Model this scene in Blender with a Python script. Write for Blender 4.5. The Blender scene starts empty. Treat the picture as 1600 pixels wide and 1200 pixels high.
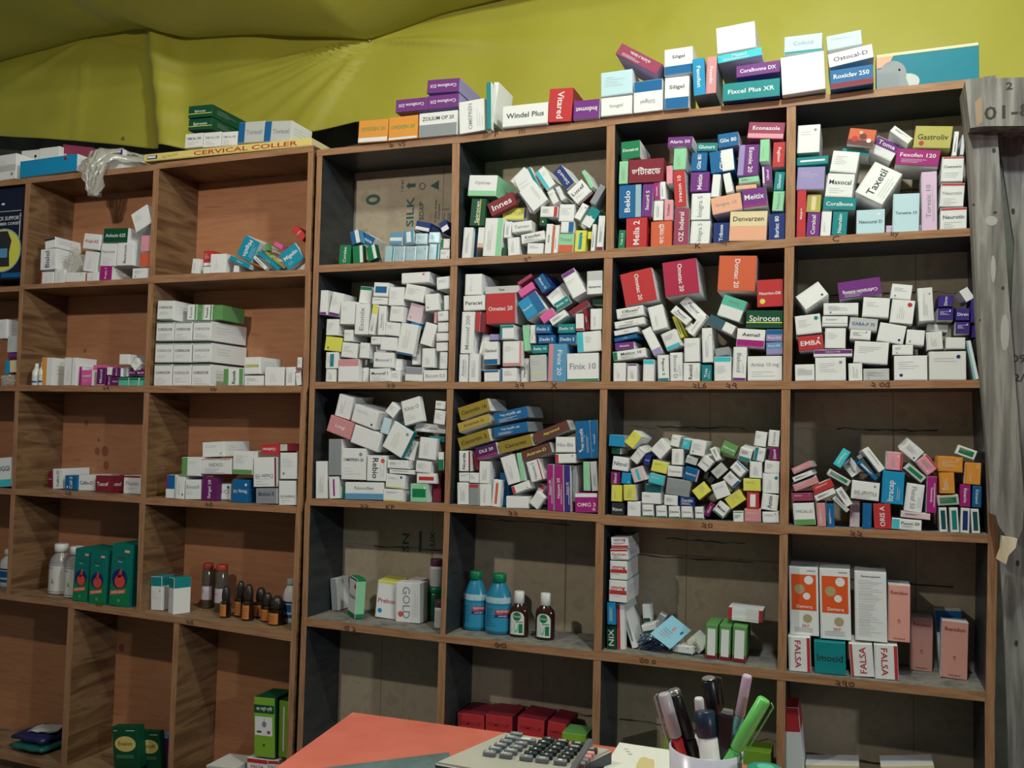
import bpy, bmesh, math, random
from mathutils import Vector, Matrix
random.seed(7)
S = bpy.context.scene
COL = S.collection
# ---------------------------------------------------------------- camera
FPX, YAW, PIT, ROL = 1366.0, math.radians(20.93), math.radians(2.95), math.radians(1.334)
CAM = Vector((0.0, -1.8, 0.0))
Fw = Vector((-math.sin(YAW)*math.cos(PIT), math.cos(YAW)*math.cos(PIT), math.sin(PIT)))
R0 = Vector((math.cos(YAW), math.sin(YAW), 0))
U0 = R0.cross(Fw)
Rt = math.cos(ROL)*R0 + math.sin(ROL)*U0
Up = -math.sin(ROL)*R0 + math.cos(ROL)*U0
cam_d = bpy.data.cameras.new('camera')
cam_d.sensor_width = 36; cam_d.lens = FPX/1600*36; cam_d.clip_start = 0.02
cam = bpy.data.objects.new('camera', cam_d); COL.objects.link(cam)
cam.matrix_world = Matrix(((Rt.x, Up.x, -Fw.x, CAM.x), (Rt.y, Up.y, -Fw.y, CAM.y), (Rt.z, Up.z, -Fw.z, CAM.z), (0, 0, 0, 1)))
S.camera = cam
# ---------------------------------------------------------------- light and exposure
S.view_settings.view_transform = 'Standard'; S.view_settings.look = 'None'
S.view_settings.exposure = 0.65; S.view_settings.gamma = 1.0; S.view_settings.use_curve_mapping = False
W = bpy.data.worlds.new('room_light'); S.world = W; W.use_nodes = True
W.node_tree.nodes['Background'].inputs[0].default_value = (0.80, 0.90, 1.0, 1)
W.node_tree.nodes['Background'].inputs[1].default_value = 0.06
def lamp(name, loc, power, size, color, spot=None):
    l = bpy.data.lights.new(name, 'POINT'); l.energy = power; l.shadow_soft_size = size; l.color = color
    o = bpy.data.objects.new(name, l); COL.objects.link(o); o.location = loc; return o
lamp('bulb_light', (-1.25, -1.35, 0.84), 21, 0.02, (1.0, 0.93, 0.84))
lamp('tube_light', (0.02, -0.85, 1.22), 28, 0.04, (0.90, 0.97, 1.0))
lamp('far_lamp_light', (5.6, -3.9, 1.75), 210, 0.10, (0.95, 0.97, 1.0))
# ---------------------------------------------------------------- pixel to world on a plane
def ray(px, py): return Fw + Rt*((px-800)/FPX) - Up*((py-600)/FPX)
def onY(px, py, y=0.0):
    d = ray(px, py); return CAM + d*((y-CAM.y)/d.y)
def onZ(px, py, z):
    d = ray(px, py); return CAM + d*((z-CAM.z)/d.z)
# ---------------------------------------------------------------- materials
def lin(c):
    return tuple(((v/255)/12.92 if v/255 <= .04045 else ((v/255+.055)/1.055)**2.4) for v in c)
PAL = dict(w=(226,228,228), lw=(190,193,192), gy=(140,146,150), sv=(165,170,178), rd=(186,50,54), dr=(124,32,48), cr2=(170,38,72),
 pk=(222,150,165), rs=(205,140,145), mg=(160,30,120), mg2=(120,20,95), mp=(214,95,160), dp=(150,62,92), pu=(112,46,128), pu2=(100,28,95),
 dpu=(72,28,84), pl=(218,190,218), lp=(214,192,200), lv=(150,140,190), nv=(58,40,128), nb=(22,50,118), bl=(12,96,152), sb=(88,150,190),
 lb=(165,195,205), cb=(20,140,190), pb=(185,215,225), cy=(60,190,205), cy2=(0,140,170), te=(10,130,135), te2=(0,110,100), dte=(10,80,90), tg=(90,185,160),
 gn=(10,120,75), dg=(6,76,48), lg=(140,205,160), lg2=(96,152,88), lm=(128,172,52), yl=(216,214,88), go=(176,152,60), ol=(178,172,88),
 cr=(220,205,165), pe=(228,170,140), pc=(218,158,146), sa=(170,160,120), br=(98,58,52), dk=(44,46,48), sk=(70,110,125))
PAL['ye'] = (222,204,120); PAL['cb2'] = (0,118,138)
PAL['ik'] = (20,28,50)
PAL['or'] = (206,96,62); PAL['or2'] = (222,150,58)
NAME = dict(w='white', lw='pale grey', gy='grey', sv='silver', rd='red', dr='maroon', cr2='crimson', pk='pink', rs='dusty pink', mg='magenta', mg2='purple',
 mp='bright pink', dp='dark pink', pu='purple', pu2='plum', dpu='dark purple', pl='pale lilac', lp='pale pink', lv='lavender', nv='violet', nb='navy', bl='blue',
 sb='steel blue', lb='silvery blue', cb='bright blue', pb='pale blue', cy='cyan', cy2='turquoise', te='teal', te2='dark teal', dte='deep teal', tg='mint',
 gn='green', dg='dark green', lg='light green', lg2='leaf green', lm='lime green', yl='yellow', go='gold', ol='olive', cr='cream', pe='peach', pc='salmon',
 sa='tan', br='brown', dk='black', sk='slate blue', tt='beige')
NAME['ye'] = 'long yellow'; NAME['cb2'] = 'wide turquoise'
NAME['ik'] = 'dark navy'
NAME['or'] = 'orange'; NAME['or2'] = 'amber'
MATS = {}
def nmat(name, base, rough=.5, metal=0, alpha=None, spec=.5, emit=None, trans=0):
    if name in MATS: return MATS[name]
    m = bpy.data.materials.new(name); m.use_nodes = True
    b = m.node_tree.nodes['Principled BSDF']
    b.inputs['Base Color'].default_value = (*lin(base), 1); b.inputs['Roughness'].default_value = rough
    b.inputs['Metallic'].default_value = metal; b.inputs['Specular IOR Level'].default_value = spec
    if trans: b.inputs['Transmission Weight'].default_value = trans
    if alpha is not None: b.inputs['Alpha'].default_value = alpha
    MATS[name] = m; return m
def card(k):
    key = 'card_'+k
    if key in MATS: return MATS[key]
    foil = k in ('lb', 'sv', 'go', 'sk')
    m = nmat(key, PAL[k], .30 if foil else .55, .35 if foil else 0, spec=.5 if foil else .32)
    nt = m.node_tree; b = nt.nodes['Principled BSDF']
    no = nt.nodes.new('ShaderNodeTexNoise'); no.inputs['Scale'].default_value = 60
    tc = nt.nodes.new('ShaderNodeTexCoord'); nt.links.new(tc.outputs['Object'], no.inputs['Vector'])
    bp = nt.nodes.new('ShaderNodeBump'); bp.inputs['Strength'].default_value = .12; bp.inputs['Distance'].default_value = .002
    nt.links.new(no.outputs['Fac'], bp.inputs['Height']); nt.links.new(bp.outputs['Normal'], b.inputs['Normal'])
    return m
def pmat(name, stops, scale=(1, 1, 1), nscale=6, detail=6, rough=.6, dist=0.0, bump=.2, kind='noise', coord='Object', spec=.3):
    """noise driven colour ramp with bump"""
    if name in MATS: return MATS[name]
    m = bpy.data.materials.new(name); m.use_nodes = True; nt = m.node_tree; b = nt.nodes['Principled BSDF']
    tc = nt.nodes.new('ShaderNodeTexCoord'); mp = nt.nodes.new('ShaderNodeMapping'); mp.inputs['Scale'].default_value = scale
    nt.links.new(tc.outputs[coord], mp.inputs['Vector'])
    if kind == 'wave':
        t = nt.nodes.new('ShaderNodeTexWave'); t.inputs['Scale'].default_value = nscale; t.inputs['Distortion'].default_value = dist; t.inputs['Detail'].default_value = detail
        t.bands_direction = 'Z'
    else:
        t = nt.nodes.new('ShaderNodeTexNoise'); t.inputs['Scale'].default_value = nscale; t.inputs['Detail'].default_value = detail; t.inputs['Distortion'].default_value = dist
    nt.links.new(mp.outputs['Vector'], t.inputs['Vector'])
    cr = nt.nodes.new('ShaderNodeValToRGB'); el = cr.color_ramp.elements
    while len(el) < len(stops): el.new(.5)
    for e, (p, c) in zip(el, stops): e.position = p; e.color = (*lin(c), 1)
    nt.links.new(t.outputs['Fac'], cr.inputs['Fac']); nt.links.new(cr.outputs['Color'], b.inputs['Base Color'])
    bp = nt.nodes.new('ShaderNodeBump'); bp.inputs['Strength'].default_value = bump; bp.inputs['Distance'].default_value = .003
    nt.links.new(t.outputs['Fac'], bp.inputs['Height']); nt.links.new(bp.outputs['Normal'], b.inputs['Normal'])
    b.inputs['Roughness'].default_value = rough; b.inputs['Specular IOR Level'].default_value = spec
    MATS[name] = m; return m
M_edge = pmat('edge_band', [(.3, (138, 98, 68)), (.6, (168, 127, 94)), (.8, (120, 82, 54))], (2.5, 8, 30), 5, rough=.5)
M_edge2 = pmat('edge_band_upright', [(.3, (138, 98, 68)), (.6, (168, 127, 94)), (.8, (120, 82, 54))], (30, 8, 2.5), 5, rough=.5)
M_lam = pmat('wood_laminate', [(.3, (84, 60, 40)), (.45, (112, 84, 58)), (.55, (134, 104, 74)), (.7, (94, 68, 46))], (3, 2.2, 16), 2.2, 5, rough=.45, dist=.7, bump=.05)
M_lamh = pmat('wood_laminate_flat', [(.3, (92, 66, 46)), (.5, (150, 124, 98)), (.7, (124, 98, 72))], (3, 12, 3), 2.5, 5, rough=.5, dist=.5, bump=.05)
M_hard = pmat('hardboard_back', [(.3, (172, 118, 82)), (.6, (184, 130, 92)), (.75, (162, 108, 74))], (4, 4, 30), 2.5, 6, rough=.7, bump=.1)
M_blk = pmat('black_laminate', [(.3, (40, 44, 46)), (.6, (56, 61, 64)), (.8, (34, 37, 39))], (3, 3, 12), 4, 4, rough=.35, bump=.05)
M_dust = pmat('dusty_black_laminate', [(.3, (92, 92, 92)), (.55, (134, 131, 128)), (.75, (104, 102, 100))], (6, 6, 6), 5, 8, rough=.85, bump=.15)
M_cardb = pmat('cardboard', [(.3, (170, 156, 132)), (.55, (182, 168, 143)), (.75, (160, 146, 122))], (5, 5, 5), 5, 8, rough=.85, bump=.2)
M_cloth = pmat('green_cloth', [(.25, (180, 174, 54)), (.6, (190, 184, 64)), (.85, (170, 165, 48))], (1, 1, 1), 4, 8, rough=.5, bump=.1, spec=.5)
b_ = M_cloth.node_tree.nodes['Principled BSDF']; b_.inputs['Sheen Weight'].default_value = .1; b_.inputs['Sheen Roughness'].default_value = .5
M_tree = pmat('weathered_wood', [(.25, (86, 84, 80)), (.5, (122, 119, 115)), (.62, (146, 143, 138)), (.8, (98, 95, 91))], (26, 26, 2.2), 3, 9, rough=.9, dist=.3, bump=.6)
M_fresh = pmat('split_wood', [(.3, (196, 178, 150)), (.7, (222, 208, 184))], (20, 20, 4), 4, 6, rough=.8)
M_conc = pmat('grey_plaster', [(.3, (92, 96, 88)), (.7, (122, 126, 116))], (3, 3, 3), 4, 8, rough=.9)
M_red = pmat('red_desk_top', [(.3, (196, 98, 84)), (.7, (206, 112, 98))], (3, 3, 3), 6, 6, rough=.45, bump=.05)
M_slate = pmat('slate_plastic', [(.3, (78, 98, 104)), (.6, (98, 118, 124)), (.8, (72, 90, 96))], (5, 5, 5), 7, 9, rough=.5, bump=.1)
M_white = nmat('white_plastic', (222, 222, 220), .4); M_ink = nmat('marker_ink', (50, 36, 30), .7)
# ---------------------------------------------------------------- mesh helpers
def link(name, me, parent=None, mats=()):
    for m in mats: me.materials.append(m)
    o = bpy.data.objects.new(name, me); COL.objects.link(o)
    if parent: o.parent = parent
    return o
def bm_obj(name, bm, mats, parent=None, smooth=False):
    me = bpy.data.meshes.new(name); bm.normal_update()
    if smooth:
        for f in bm.faces: f.smooth = True
    bm.to_mesh(me); bm.free(); return link(name, me, parent, mats)
def tag(o, label, cat, group=None):
    o['label'] = label; o['category'] = cat
    if group: o['group'] = group
    return o
def empty(name, loc, rz=0):
    o = bpy.data.objects.new(name, None); COL.objects.link(o); o.location = loc; o.rotation_euler = (0, 0, rz); o.empty_display_size = .02; return o
def prism(bm, front, back, mi=0, mi_front=None, mi_back=None, mi_sides=None):
    """front/back: same-length point loops"""
    a = [bm.verts.new(p) for p in front]; b = [bm.verts.new(p) for p in back]; n = len(a)
    f = bm.faces.new(a); f.material_index = mi if mi_front is None else mi_front
    f = bm.faces.new(b[::-1]); f.material_index = mi if mi_back is None else mi_back
    for i in range(n):
        f = bm.faces.new((a[i], b[i], b[(i+1) % n], a[(i+1) % n])); f.material_index = mi if mi_sides is None else mi_sides[i]
def boxm(bm, c, s, mi=0, rot=None, bev=0):
    r = bmesh.ops.create_cube(bm, size=1)
    vs = r['verts']
    for v in vs:
        p = Vector((v.co.x*s[0], v.co.y*s[1], v.co.z*s[2]))
        if rot: p = rot @ p
        v.co = p + Vector(c)
    fs = {f for v in vs for f in v.link_faces}
    for f in fs: f.material_index = mi
    if bev:
        es = list({e for f in fs for e in f.edges})
        r = bmesh.ops.bevel(bm, geom=es, offset=bev, segments=2, affect='EDGES', profile=.5)
        for f in r['faces']: f.material_index = mi
def lathe(bm, prof, seg=28, mi=0, c=(0, 0, 0), sx=1, sy=1, cap=True):
    rings = []
    for r, z in prof:
        rings.append([bm.verts.new((c[0]+sx*r*math.cos(2*math.pi*i/seg), c[1]+sy*r*math.sin(2*math.pi*i/seg), c[2]+z)) for i in range(seg)])
    for a, b in zip(rings, rings[1:]):
        for i in range(seg):
            f = bm.faces.new((a[i], a[(i+1) % seg], b[(i+1) % seg], b[i])); f.material_index = mi; f.smooth = True
    if cap:
        f = bm.faces.new(rings[0][::-1]); f.material_index = mi
        f = bm.faces.new(rings[-1]); f.material_index = mi
_T = {}
def text_geo(s):
    """triangulated outline of a word, in a unit frame: width, height, verts, faces"""
    if s in _T: return _T[s]
    cu = bpy.data.curves.new('lettering', 'FONT'); cu.body = s; cu.resolution_u = 2; cu.offset = .012
    o = bpy.data.objects.new('lettering', cu); COL.objects.link(o)
    bpy.context.view_layer.update()
    me = bpy.data.meshes.new_from_object(o.evaluated_get(bpy.context.evaluated_depsgraph_get()))
    vs = [v.co.copy() for v in me.vertices]; fs = [tuple(p.vertices) for p in me.polygons]
    bpy.data.objects.remove(o); bpy.data.curves.remove(cu); bpy.data.meshes.remove(me)
    if not vs: _T[s] = (1, 1, [], []); return _T[s]
    x0 = min(v.x for v in vs); x1 = max(v.x for v in vs); y0 = min(v.y for v in vs); y1 = max(v.y for v in vs)
    _T[s] = (x1-x0, y1-y0, [(v.x-(x0+x1)/2, v.y-(y0+y1)/2) for v in vs], fs); return _T[s]
def put_text(bm, s, to3, cx, cy, maxw, maxh, rot, mi, stretch=1.25):
    w, h, vs, fs = text_geo(s)
    if not vs: return
    if rot in (90, -90): maxw, maxh = maxh, maxw
    k = min(maxw/w, maxh/h); kx = min(maxw/w, k*stretch)
    ca, sa = math.cos(math.radians(rot)), math.sin(math.radians(rot))
    nv = [bm.verts.new(to3(cx+(x*kx*ca-y*k*sa), cy+(x*kx*sa+y*k*ca))) for x, y in vs]
    for f in fs:
        try: g = bm.faces.new([nv[i] for i in f]); g.material_index = mi
        except ValueError: pass
def poly(bm, pts, to3, mi):
    f = bm.faces.new([bm.verts.new(to3(x, y)) for x, y in pts]); f.material_index = mi
CURVE = [False]
def rect(bm, x0, y0, x1, y1, to3, mi):
    n = 10 if CURVE[0] else 1
    for i in range(n):
        a, b = x0+(x1-x0)*i/n, x0+(x1-x0)*(i+1)/n; poly(bm, [(a, y0), (b, y0), (b, y1), (a, y1)], to3, mi)
def disc(bm, cx, cy, rx, ry, to3, mi, n=16):
    if not CURVE[0]: return poly(bm, [(cx+rx*math.cos(2*math.pi*i/n), cy+ry*math.sin(2*math.pi*i/n)) for i in range(n)], to3, mi)
    for i in range(n):
        a, b = math.pi*i/n, math.pi*(i+1)/n; xa, ya, xb, yb = rx*math.cos(a), ry*math.sin(a), rx*math.cos(b), ry*math.sin(b)
        q = [(cx+xb, cy-yb), (cx+xa, cy-ya), (cx+xa, cy+ya), (cx+xb, cy+yb)]
        q = [p for k, p in enumerate(q) if k == 0 or abs(p[0]-q[k-1][0])+abs(p[1]-q[k-1][1]) > 1e-9]
        if len(q) == 4 and abs(q[3][0]-q[0][0])+abs(q[3][1]-q[0][1]) < 1e-9: q = q[:3]
        if len(q) > 2: poly(bm, q, to3, mi)
# ================================================================ shelving
DEP, ZB = 0.152, -0.920
# inner front corners of each compartment in photo pixels: TL, TR, BL, BR
CELLS = {
 'R11': ((503.6,243.3),(706.7,224),(498.4,414.5),(704.6,404.3)), 'R12': ((718.3,223.6),(947.9,197),(715.6,403.6),(946.6,390.8)),
 'R13': ((961,194.4),(1229.4,167),(959,388.4),(1227,373.6)), 'R14': ((1243.6,165),(1523,136),(1242,371),(1526,356)),
 'R21': ((498,425.8),(703.7,415.8),(492.5,596.7),(700,596.3)), 'R22': ((714.6,415),(943.8,402.9),(710,597),(939.4,596.2)),
 'R23': ((957.2,402.8),(1226,387),(953.4,596),(1223.4,595)), 'R24': ((1241,384),(1528,368),(1236.8,595.7),(1534,593.7)),
 'R31': ((492,607.4),(698.2,607.4),(486.9,779.2),(694.3,787)), 'R32': ((708.5,607.6),(937.5,608),(702.5,788),(934,804)),
 'R33': ((949,608),(1221,608),(944.7,805),(1218.4,819)), 'R34': ((1234.7,608),(1536,606),(1232,821.3),(1544,835.5)),
 'R41': ((484.5,789.5),(694,799),(480,965),(687.7,992)), 'R42': ((703,800),(931,815),(695.6,992),(928,1018)),
 'R43': ((944,820),(1218,835),(940,1017),(1215,1047)), 'R44': ((1231,833.7),(1543.7,848.7),(1228.8,1050),(1540,1081)),
 'R51': ((479,978),(685.5,1003),None,None), 'R52': ((697,1004),(927,1031),None,None), 'R53': ((939,1032),(1214,1062),None,None), 'R54': ((1227.5,1063.5),(1538.7,1096),None,None),
 'L11': (None,(40,287),None,(31,447)), 'L12': ((48,286),(239.7,266.5),(37.4,445),(232.4,434)), 'L13': ((248.6,264),(481.4,238),(241.8,430),(476.4,421)),
 'L21': (None,(30,455),None,(24.5,603)), 'L22': ((36.8,452),(231.7,443),(30.7,602),(225.7,602.7)), 'L23': ((240,442.5),(477,431),(233.4,602.8),(473,602.8)),
 'L31': (None,(23,611),None,(18,764)), 'L32': ((30,611),(224.8,612.7),(23.8,763.9),(219.3,775.7)), 'L33': ((233,613.5),(470,613.5),(227.6,777),(463.8,791.5)),
 'L41': (None,(16.6,773),None,(9.5,928)), 'L42': ((23.7,773),(217.7,785.8),(15.8,929),(213,952)), 'L43': ((226.9,788),(462,802),(220,956),(454.8,986)),
 'L51': (None,(106.5,949),None,None), 'L52': ((116,951),(271.5,973),None,None), 'L53': ((280,974),(453.8,1002),None,None)}
C3 = {}
for k, v in CELLS.items():
    C3[k] = [onY(*p) if p else None for p in v]
XL = -2.62                                    # outer left end of the left unit
for r in '12345':
    c = C3['L%s1' % r]; n = C3['L%s2' % r]
    c[0] = Vector((XL+.016, 0, c[1].z))
    if r != '5': c[2] = Vector((XL+.016, 0, c[3].z))
for u in ('R51', 'R52', 'R53', 'R54', 'L51', 'L52', 'L53'):
    for a, b in ((0, 2), (1, 3)): C3[u][b] = Vector((C3[u][a].x, 0, ZB))
NC = {'R': 4, 'L': 3}
TOPB = 0.016
def unit(U, name, label, m_in, m_floor, m_back, m_side_in):
    root = empty(name, (C3[U+'12'][0].x, DEP/2, ZB-.02)); inv = -root.location
    n = NC[U]
    def b_obj(nm, bm, mats): 
        bmesh.ops.translate(bm, verts=bm.verts, vec=inv); return bm_obj(nm, bm, mats, root)
    xl = C3[U+'11'][0].x; xr0 = C3[U+'1%d' % n][1].x
    # horizontal boards
    for r in range(6):
        top, bot = [], []
        for c in range(1, n+1):
            up = C3.get('%s%d%d' % (U, r, c)); dn = C3.get('%s%d%d' % (U, r+1, c))
            if r == 0: bot += [dn[0], dn[1]]; top += [dn[0]+Vector((0, 0, TOPB)), dn[1]+Vector((0, 0, TOPB))]
            elif r == 5: top += [up[2], up[3]]; bot += [up[2]-Vector((0, 0, .018)), up[3]-Vector((0, 0, .018))]
            elif r == 4 and U == 'L':
                pass
            else: bot += [dn[0], dn[1]]; top += [up[2], up[3]]
        if r == 4 and U == 'L':
            top = [C3['L4%d' % c][i] for c in (1, 2, 3) for i in (2, 3)]
            bot = [C3['L5%d' % c][i] for c in (1, 2, 3) for i in (0, 1)]
        if r == 0:                                   # runs over the side panels
            top[0] = top[0]+Vector((-.016, 0, 0)); bot[0] = bot[0]+Vector((-.016, 0, 0)); top[-1] = top[-1]+Vector((.016, 0, 0)); bot[-1] = bot[-1]+Vector((.016, 0, 0))
        bm = bmesh.new(); off = Vector((0, DEP, 0)); ofs = Vector((0, -0.0006, 0))
        T = [bm.verts.new(p+ofs) for p in top]; B = [bm.verts.new(p+ofs) for p in bot]
        T2 = [bm.verts.new(p+off) for p in top]; B2 = [bm.verts.new(p+off) for p in bot]
        def face(vs, mi): f = bm.faces.new(vs); f.material_index = mi
        face(B+T[::-1], 0)                            # edge band
        face(T2+B2[::-1], 1)
        for i in range(len(T)-1):
            face((T[i], T[i+1], T2[i+1], T2[i]), 2)
        for i in range(len(B)-1):
            face((B[i+1], B[i], B2[i], B2[i+1]), 1)
        face((T[0], T2[0], B2[0], B[0]), 1); face((T[-1], B[-1], B2[-1], T2[-1]), 1)
        b_obj('top_board' if r == 0 else 'bottom_board' if r == 5 else 'shelf_board', bm, [M_edge, m_in, m_floor])
    # uprights
    for r in range(1, 6):
        for c in range(0, n+1):
            cl = C3.get('%s%d%d' % (U, r, c)); cr = C3.get('%s%d%d' % (U, r, c+1))
            if cl is None or cr is None: continue
            else: q = [cl[1], cr[0], cr[2], cl[3]]; nm = 'divider'
            sh = Vector((0, .0004, 0)); bm = bmesh.new()
            prism(bm, [p+sh for p in q[::-1]], [p+Vector((0, DEP, 0)) for p in q[::-1]], 1, mi_front=0)
            b_obj(nm, bm, [M_edge2, m_side_in])
    for side, col, (ia, ib) in ((-1, 1, (0, 2)), (1, n, (1, 3))):
        pts = [C3['%s1%d' % (U, col)][ia]+Vector((0, 0, .0))]
        for r in range(1, 6): c_ = C3['%s%d%d' % (U, r, col)]; pts += [c_[ia], c_[ib]]
        pts = [p+Vector((0, .0004, 0)) for p in pts[1:]]; pts[-1] = pts[-1]-Vector((0, 0, .018))
        if r: pts = [Vector((p.x, p.y, p.z)) for p in pts]
        inn = pts; out = [p+Vector((side*.0155, 0, 0)) for p in pts]
        bm = bmesh.new(); bk = Vector((0, DEP, 0))
        I = [bm.verts.new(p) for p in inn]; O = [bm.verts.new(p) for p in out]; I2 = [bm.verts.new(p+bk) for p in inn]; O2 = [bm.verts.new(p+bk) for p in out]
        for k in range(len(I)-1):
            for vs, m_ in (((I[k], O[k], O[k+1], I[k+1]), 0), ((I[k], I[k+1], I2[k+1], I2[k]), 1), ((O[k+1], O[k], O2[k], O2[k+1]), 1), ((I2[k], I2[k+1], O2[k+1], O2[k]), 1)):
                f = bm.faces.new(vs); f.material_index = m_
        bm.faces.new((I[0], I2[0], O2[0], O[0])); bm.faces.new((I[-1], O[-1], O2[-1], I2[-1])); bmesh.ops.recalc_face_normals(bm, faces=bm.faces)
        b_obj('side_panel', bm, [M_edge2, m_side_in])
    # plinth under the bottom board
    bm = bmesh.new(); boxm(bm, ((xl+xr0)/2, DEP/2+.01, (ZB-.018-1.17)/2), (xr0-xl+.03, DEP-.02, 1.17+ZB-.018), 0); b_obj('plinth', bm, [M_blk if U == 'R' else M_lam])
    return root, b_obj
unitR, addR = unit('R', 'shelving_unit', '', M_blk, M_dust, M_cardb, M_blk)
tag(unitR, 'black-lined shelving unit with brown edges and four columns, behind most cartons', 'shelving unit')
unitL, addL = unit('L', 'shelving_unit', '', M_lam, M_lamh, M_hard, M_lam)
tag(unitL, 'brown wood-grain shelving unit with orange-brown back, filling the left side', 'shelving unit')
# hardboard back of the left unit
bm = bmesh.new(); x0, x1 = XL, C3['L13'][1].x+.015; zt = max(C3['L12'][0].z, C3['L13'][1].z)+.012
boxm(bm, ((x0+x1)/2, DEP+.0035, (zt+ZB-.018)/2), (x1-x0, .005, zt-ZB+.018), 0)
# round stains on the back panels
for px, py, r in ((152,705,.010),(164,705,.013),(166,727,.011),(154,687,.005),(135,661,.008),(133,548,.006),(430,1118,.009),(190,1012,.01)):
    p = onY(px, py, DEP+.0008); disc(bm, p.x, p.z, r, r*1.2, lambda x, z: Vector((x, DEP+.0006, z)), 1, 9)
addL('back_panel', bm, [M_hard, nmat('stain', (146, 88, 62), .8)])
# cardboard backing of the right unit, one flattened carton per compartment, torn lower edges
def backing(cell, rows, col=M_cardb, prints=()):
    c = C3[cell]; xa = c[0].x-.004; xb = c[1].x+.004; za = c[2].z-.004; zb = max(c[0].z, c[1].z)+.004
    bm = bmesh.new(); rnd = random.Random(cell)
    cuts = [0]+rows+[1]; y = DEP+.002
    for i in range(len(cuts)-1):
        z1 = zb-(zb-za)*cuts[i]; z0 = zb-(zb-za)*cuts[i+1]
        yy = y+.0022*(i % 2); n = 22; lo = []
        for k in range(n+1):
            t = k/n; x = xa+(xb-xa)*t
            lo.append((x, (z0+(rnd.uniform(-.004, .004) if 0 < i+1 < len(cuts)-1 else 0))))
        front = [Vector((xa, yy, z1+(.006 if i else 0)))]+[Vector((x, yy, z)) for x, z in lo]+[Vector((xb, yy, z1+(.006 if i else 0)))]
        prism(bm, front, [p+Vector((0, .0018, 0)) for p in front], 0)
    # dark torn seams
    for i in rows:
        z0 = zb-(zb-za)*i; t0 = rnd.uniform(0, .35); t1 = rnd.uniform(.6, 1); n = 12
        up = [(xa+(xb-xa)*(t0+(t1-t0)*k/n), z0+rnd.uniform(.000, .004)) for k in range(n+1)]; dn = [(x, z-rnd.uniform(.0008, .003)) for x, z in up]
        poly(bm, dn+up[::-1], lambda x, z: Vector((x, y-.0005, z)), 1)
    xm = xa+(xb-xa)*rnd.uniform(.3, .75); rect(bm, xm, za, xm+.0012, zb, lambda x, z: Vector((x, y-.0004, z)), 2)
    P3 = lambda x, z: Vector((x, y-.0008, z))
    for pr in prints:
        kind, px, py = pr[0], pr[1], pr[2]; p = onY(px, py, y)
        if kind == 't': put_text(bm, pr[3], P3, p.x, p.z, *((pr[5], pr[4]) if pr[6] else (pr[4], pr[5])), pr[6], 3, 2.0)
        if kind == 'r': rect(bm, p.x-pr[3]/2, p.z-pr[4]/2, p.x+pr[3]/2, p.z+pr[4]/2, P3, 3)
        if kind == 'o':
            n = 18
            for k in range(n):
                a, b = 2*math.pi*k/n, 2*math.pi*(k+1)/n
                poly(bm, [(p.x+pr[3]*math.cos(a), p.z+pr[4]*math.sin(a)), (p.x+pr[3]*math.cos(b), p.z+pr[4]*math.sin(b)), (p.x+(pr[3]-pr[5])*math.cos(b), p.z+(pr[4]-pr[5])*math.sin(b)), (p.x+(pr[3]-pr[5])*math.cos(a), p.z+(pr[4]-pr[5])*math.sin(a))], P3, 3)
        if kind == 'a':
            s = pr[3]; poly(bm, [(p.x-s, p.z), (p.x-s*.3, p.z+s*.7), (p.x-s*.3, p.z+s*.35), (p.x+s, p.z+s*.35), (p.x+s, p.z-s*.35), (p.x-s*.3, p.z-s*.35), (p.x-s*.3, p.z-s*.7)], P3, 3)
        if kind == 'd':
            s = pr[3]; poly(bm, [(p.x-s, p.z), (p.x+s, p.z+s), (p.x+s, p.z-s)], P3, 3); 
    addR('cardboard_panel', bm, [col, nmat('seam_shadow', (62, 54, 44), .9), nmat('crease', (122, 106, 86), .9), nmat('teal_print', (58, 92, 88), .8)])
backing('R11', [], prints=[('o', 583, 312, .021, .014, .008), ('t', 641, 331, 'SILK', .076, .021, 90), ('a', 642, 290, .013), ('o', 660, 291, .009, .009, .002), ('d', 679, 290, .012),
    ('t', 659, 330, 'SOAP', .045, .011, 90), ('r', 655.5, 330, .001, .05), ('t', 681, 330, 'Toilet Soap', .06, .006, 90), ('t', 686, 330, 'Company', .04, .006, 90), ('t', 629, 290, '1 30 BC', .03, .006, 90),
    ('r', 697, 327, .020, .0015), ('r', 694, 345, .0012, .04), ('r', 700, 345, .0012, .04), ('r', 703, 345, .002, .04)])
for k, rr in (('R12', [.33]), ('R13', [.5]), ('R14', [.55]), ('R21', [.5]), ('R22', [.4]), ('R23', [.45]), ('R24', [.3]), ('R31', [.4]), ('R32', [.3, .7]), ('R33', [.30]), ('R34', [.30, .62])): backing(k, rr)
backing('R41', [.42], prints=[('t', 634, 848, 'SN', .045, .019, 90), ('r', 657, 846, .007, .05), ('t', 676, 846, 'LUX', .045, .014, 90)])
backing('R42', [.12]); backing('R43', [.17, .32]); backing('R44', [.4]); backing('R51', []); backing('R52', [.38]); backing('R53', [.38, .62]); backing('R54', [.42])
bm = bmesh.new(); x0, x1 = C3['R11'][0].x-.015, C3['R14'][1].x+.015; boxm(bm, ((x0+x1)/2, DEP+.010, (.7+ZB)/2-.02), (x1-x0, .004, .66-ZB), 0); addR('rear_board', bm, [M_blk])
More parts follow.
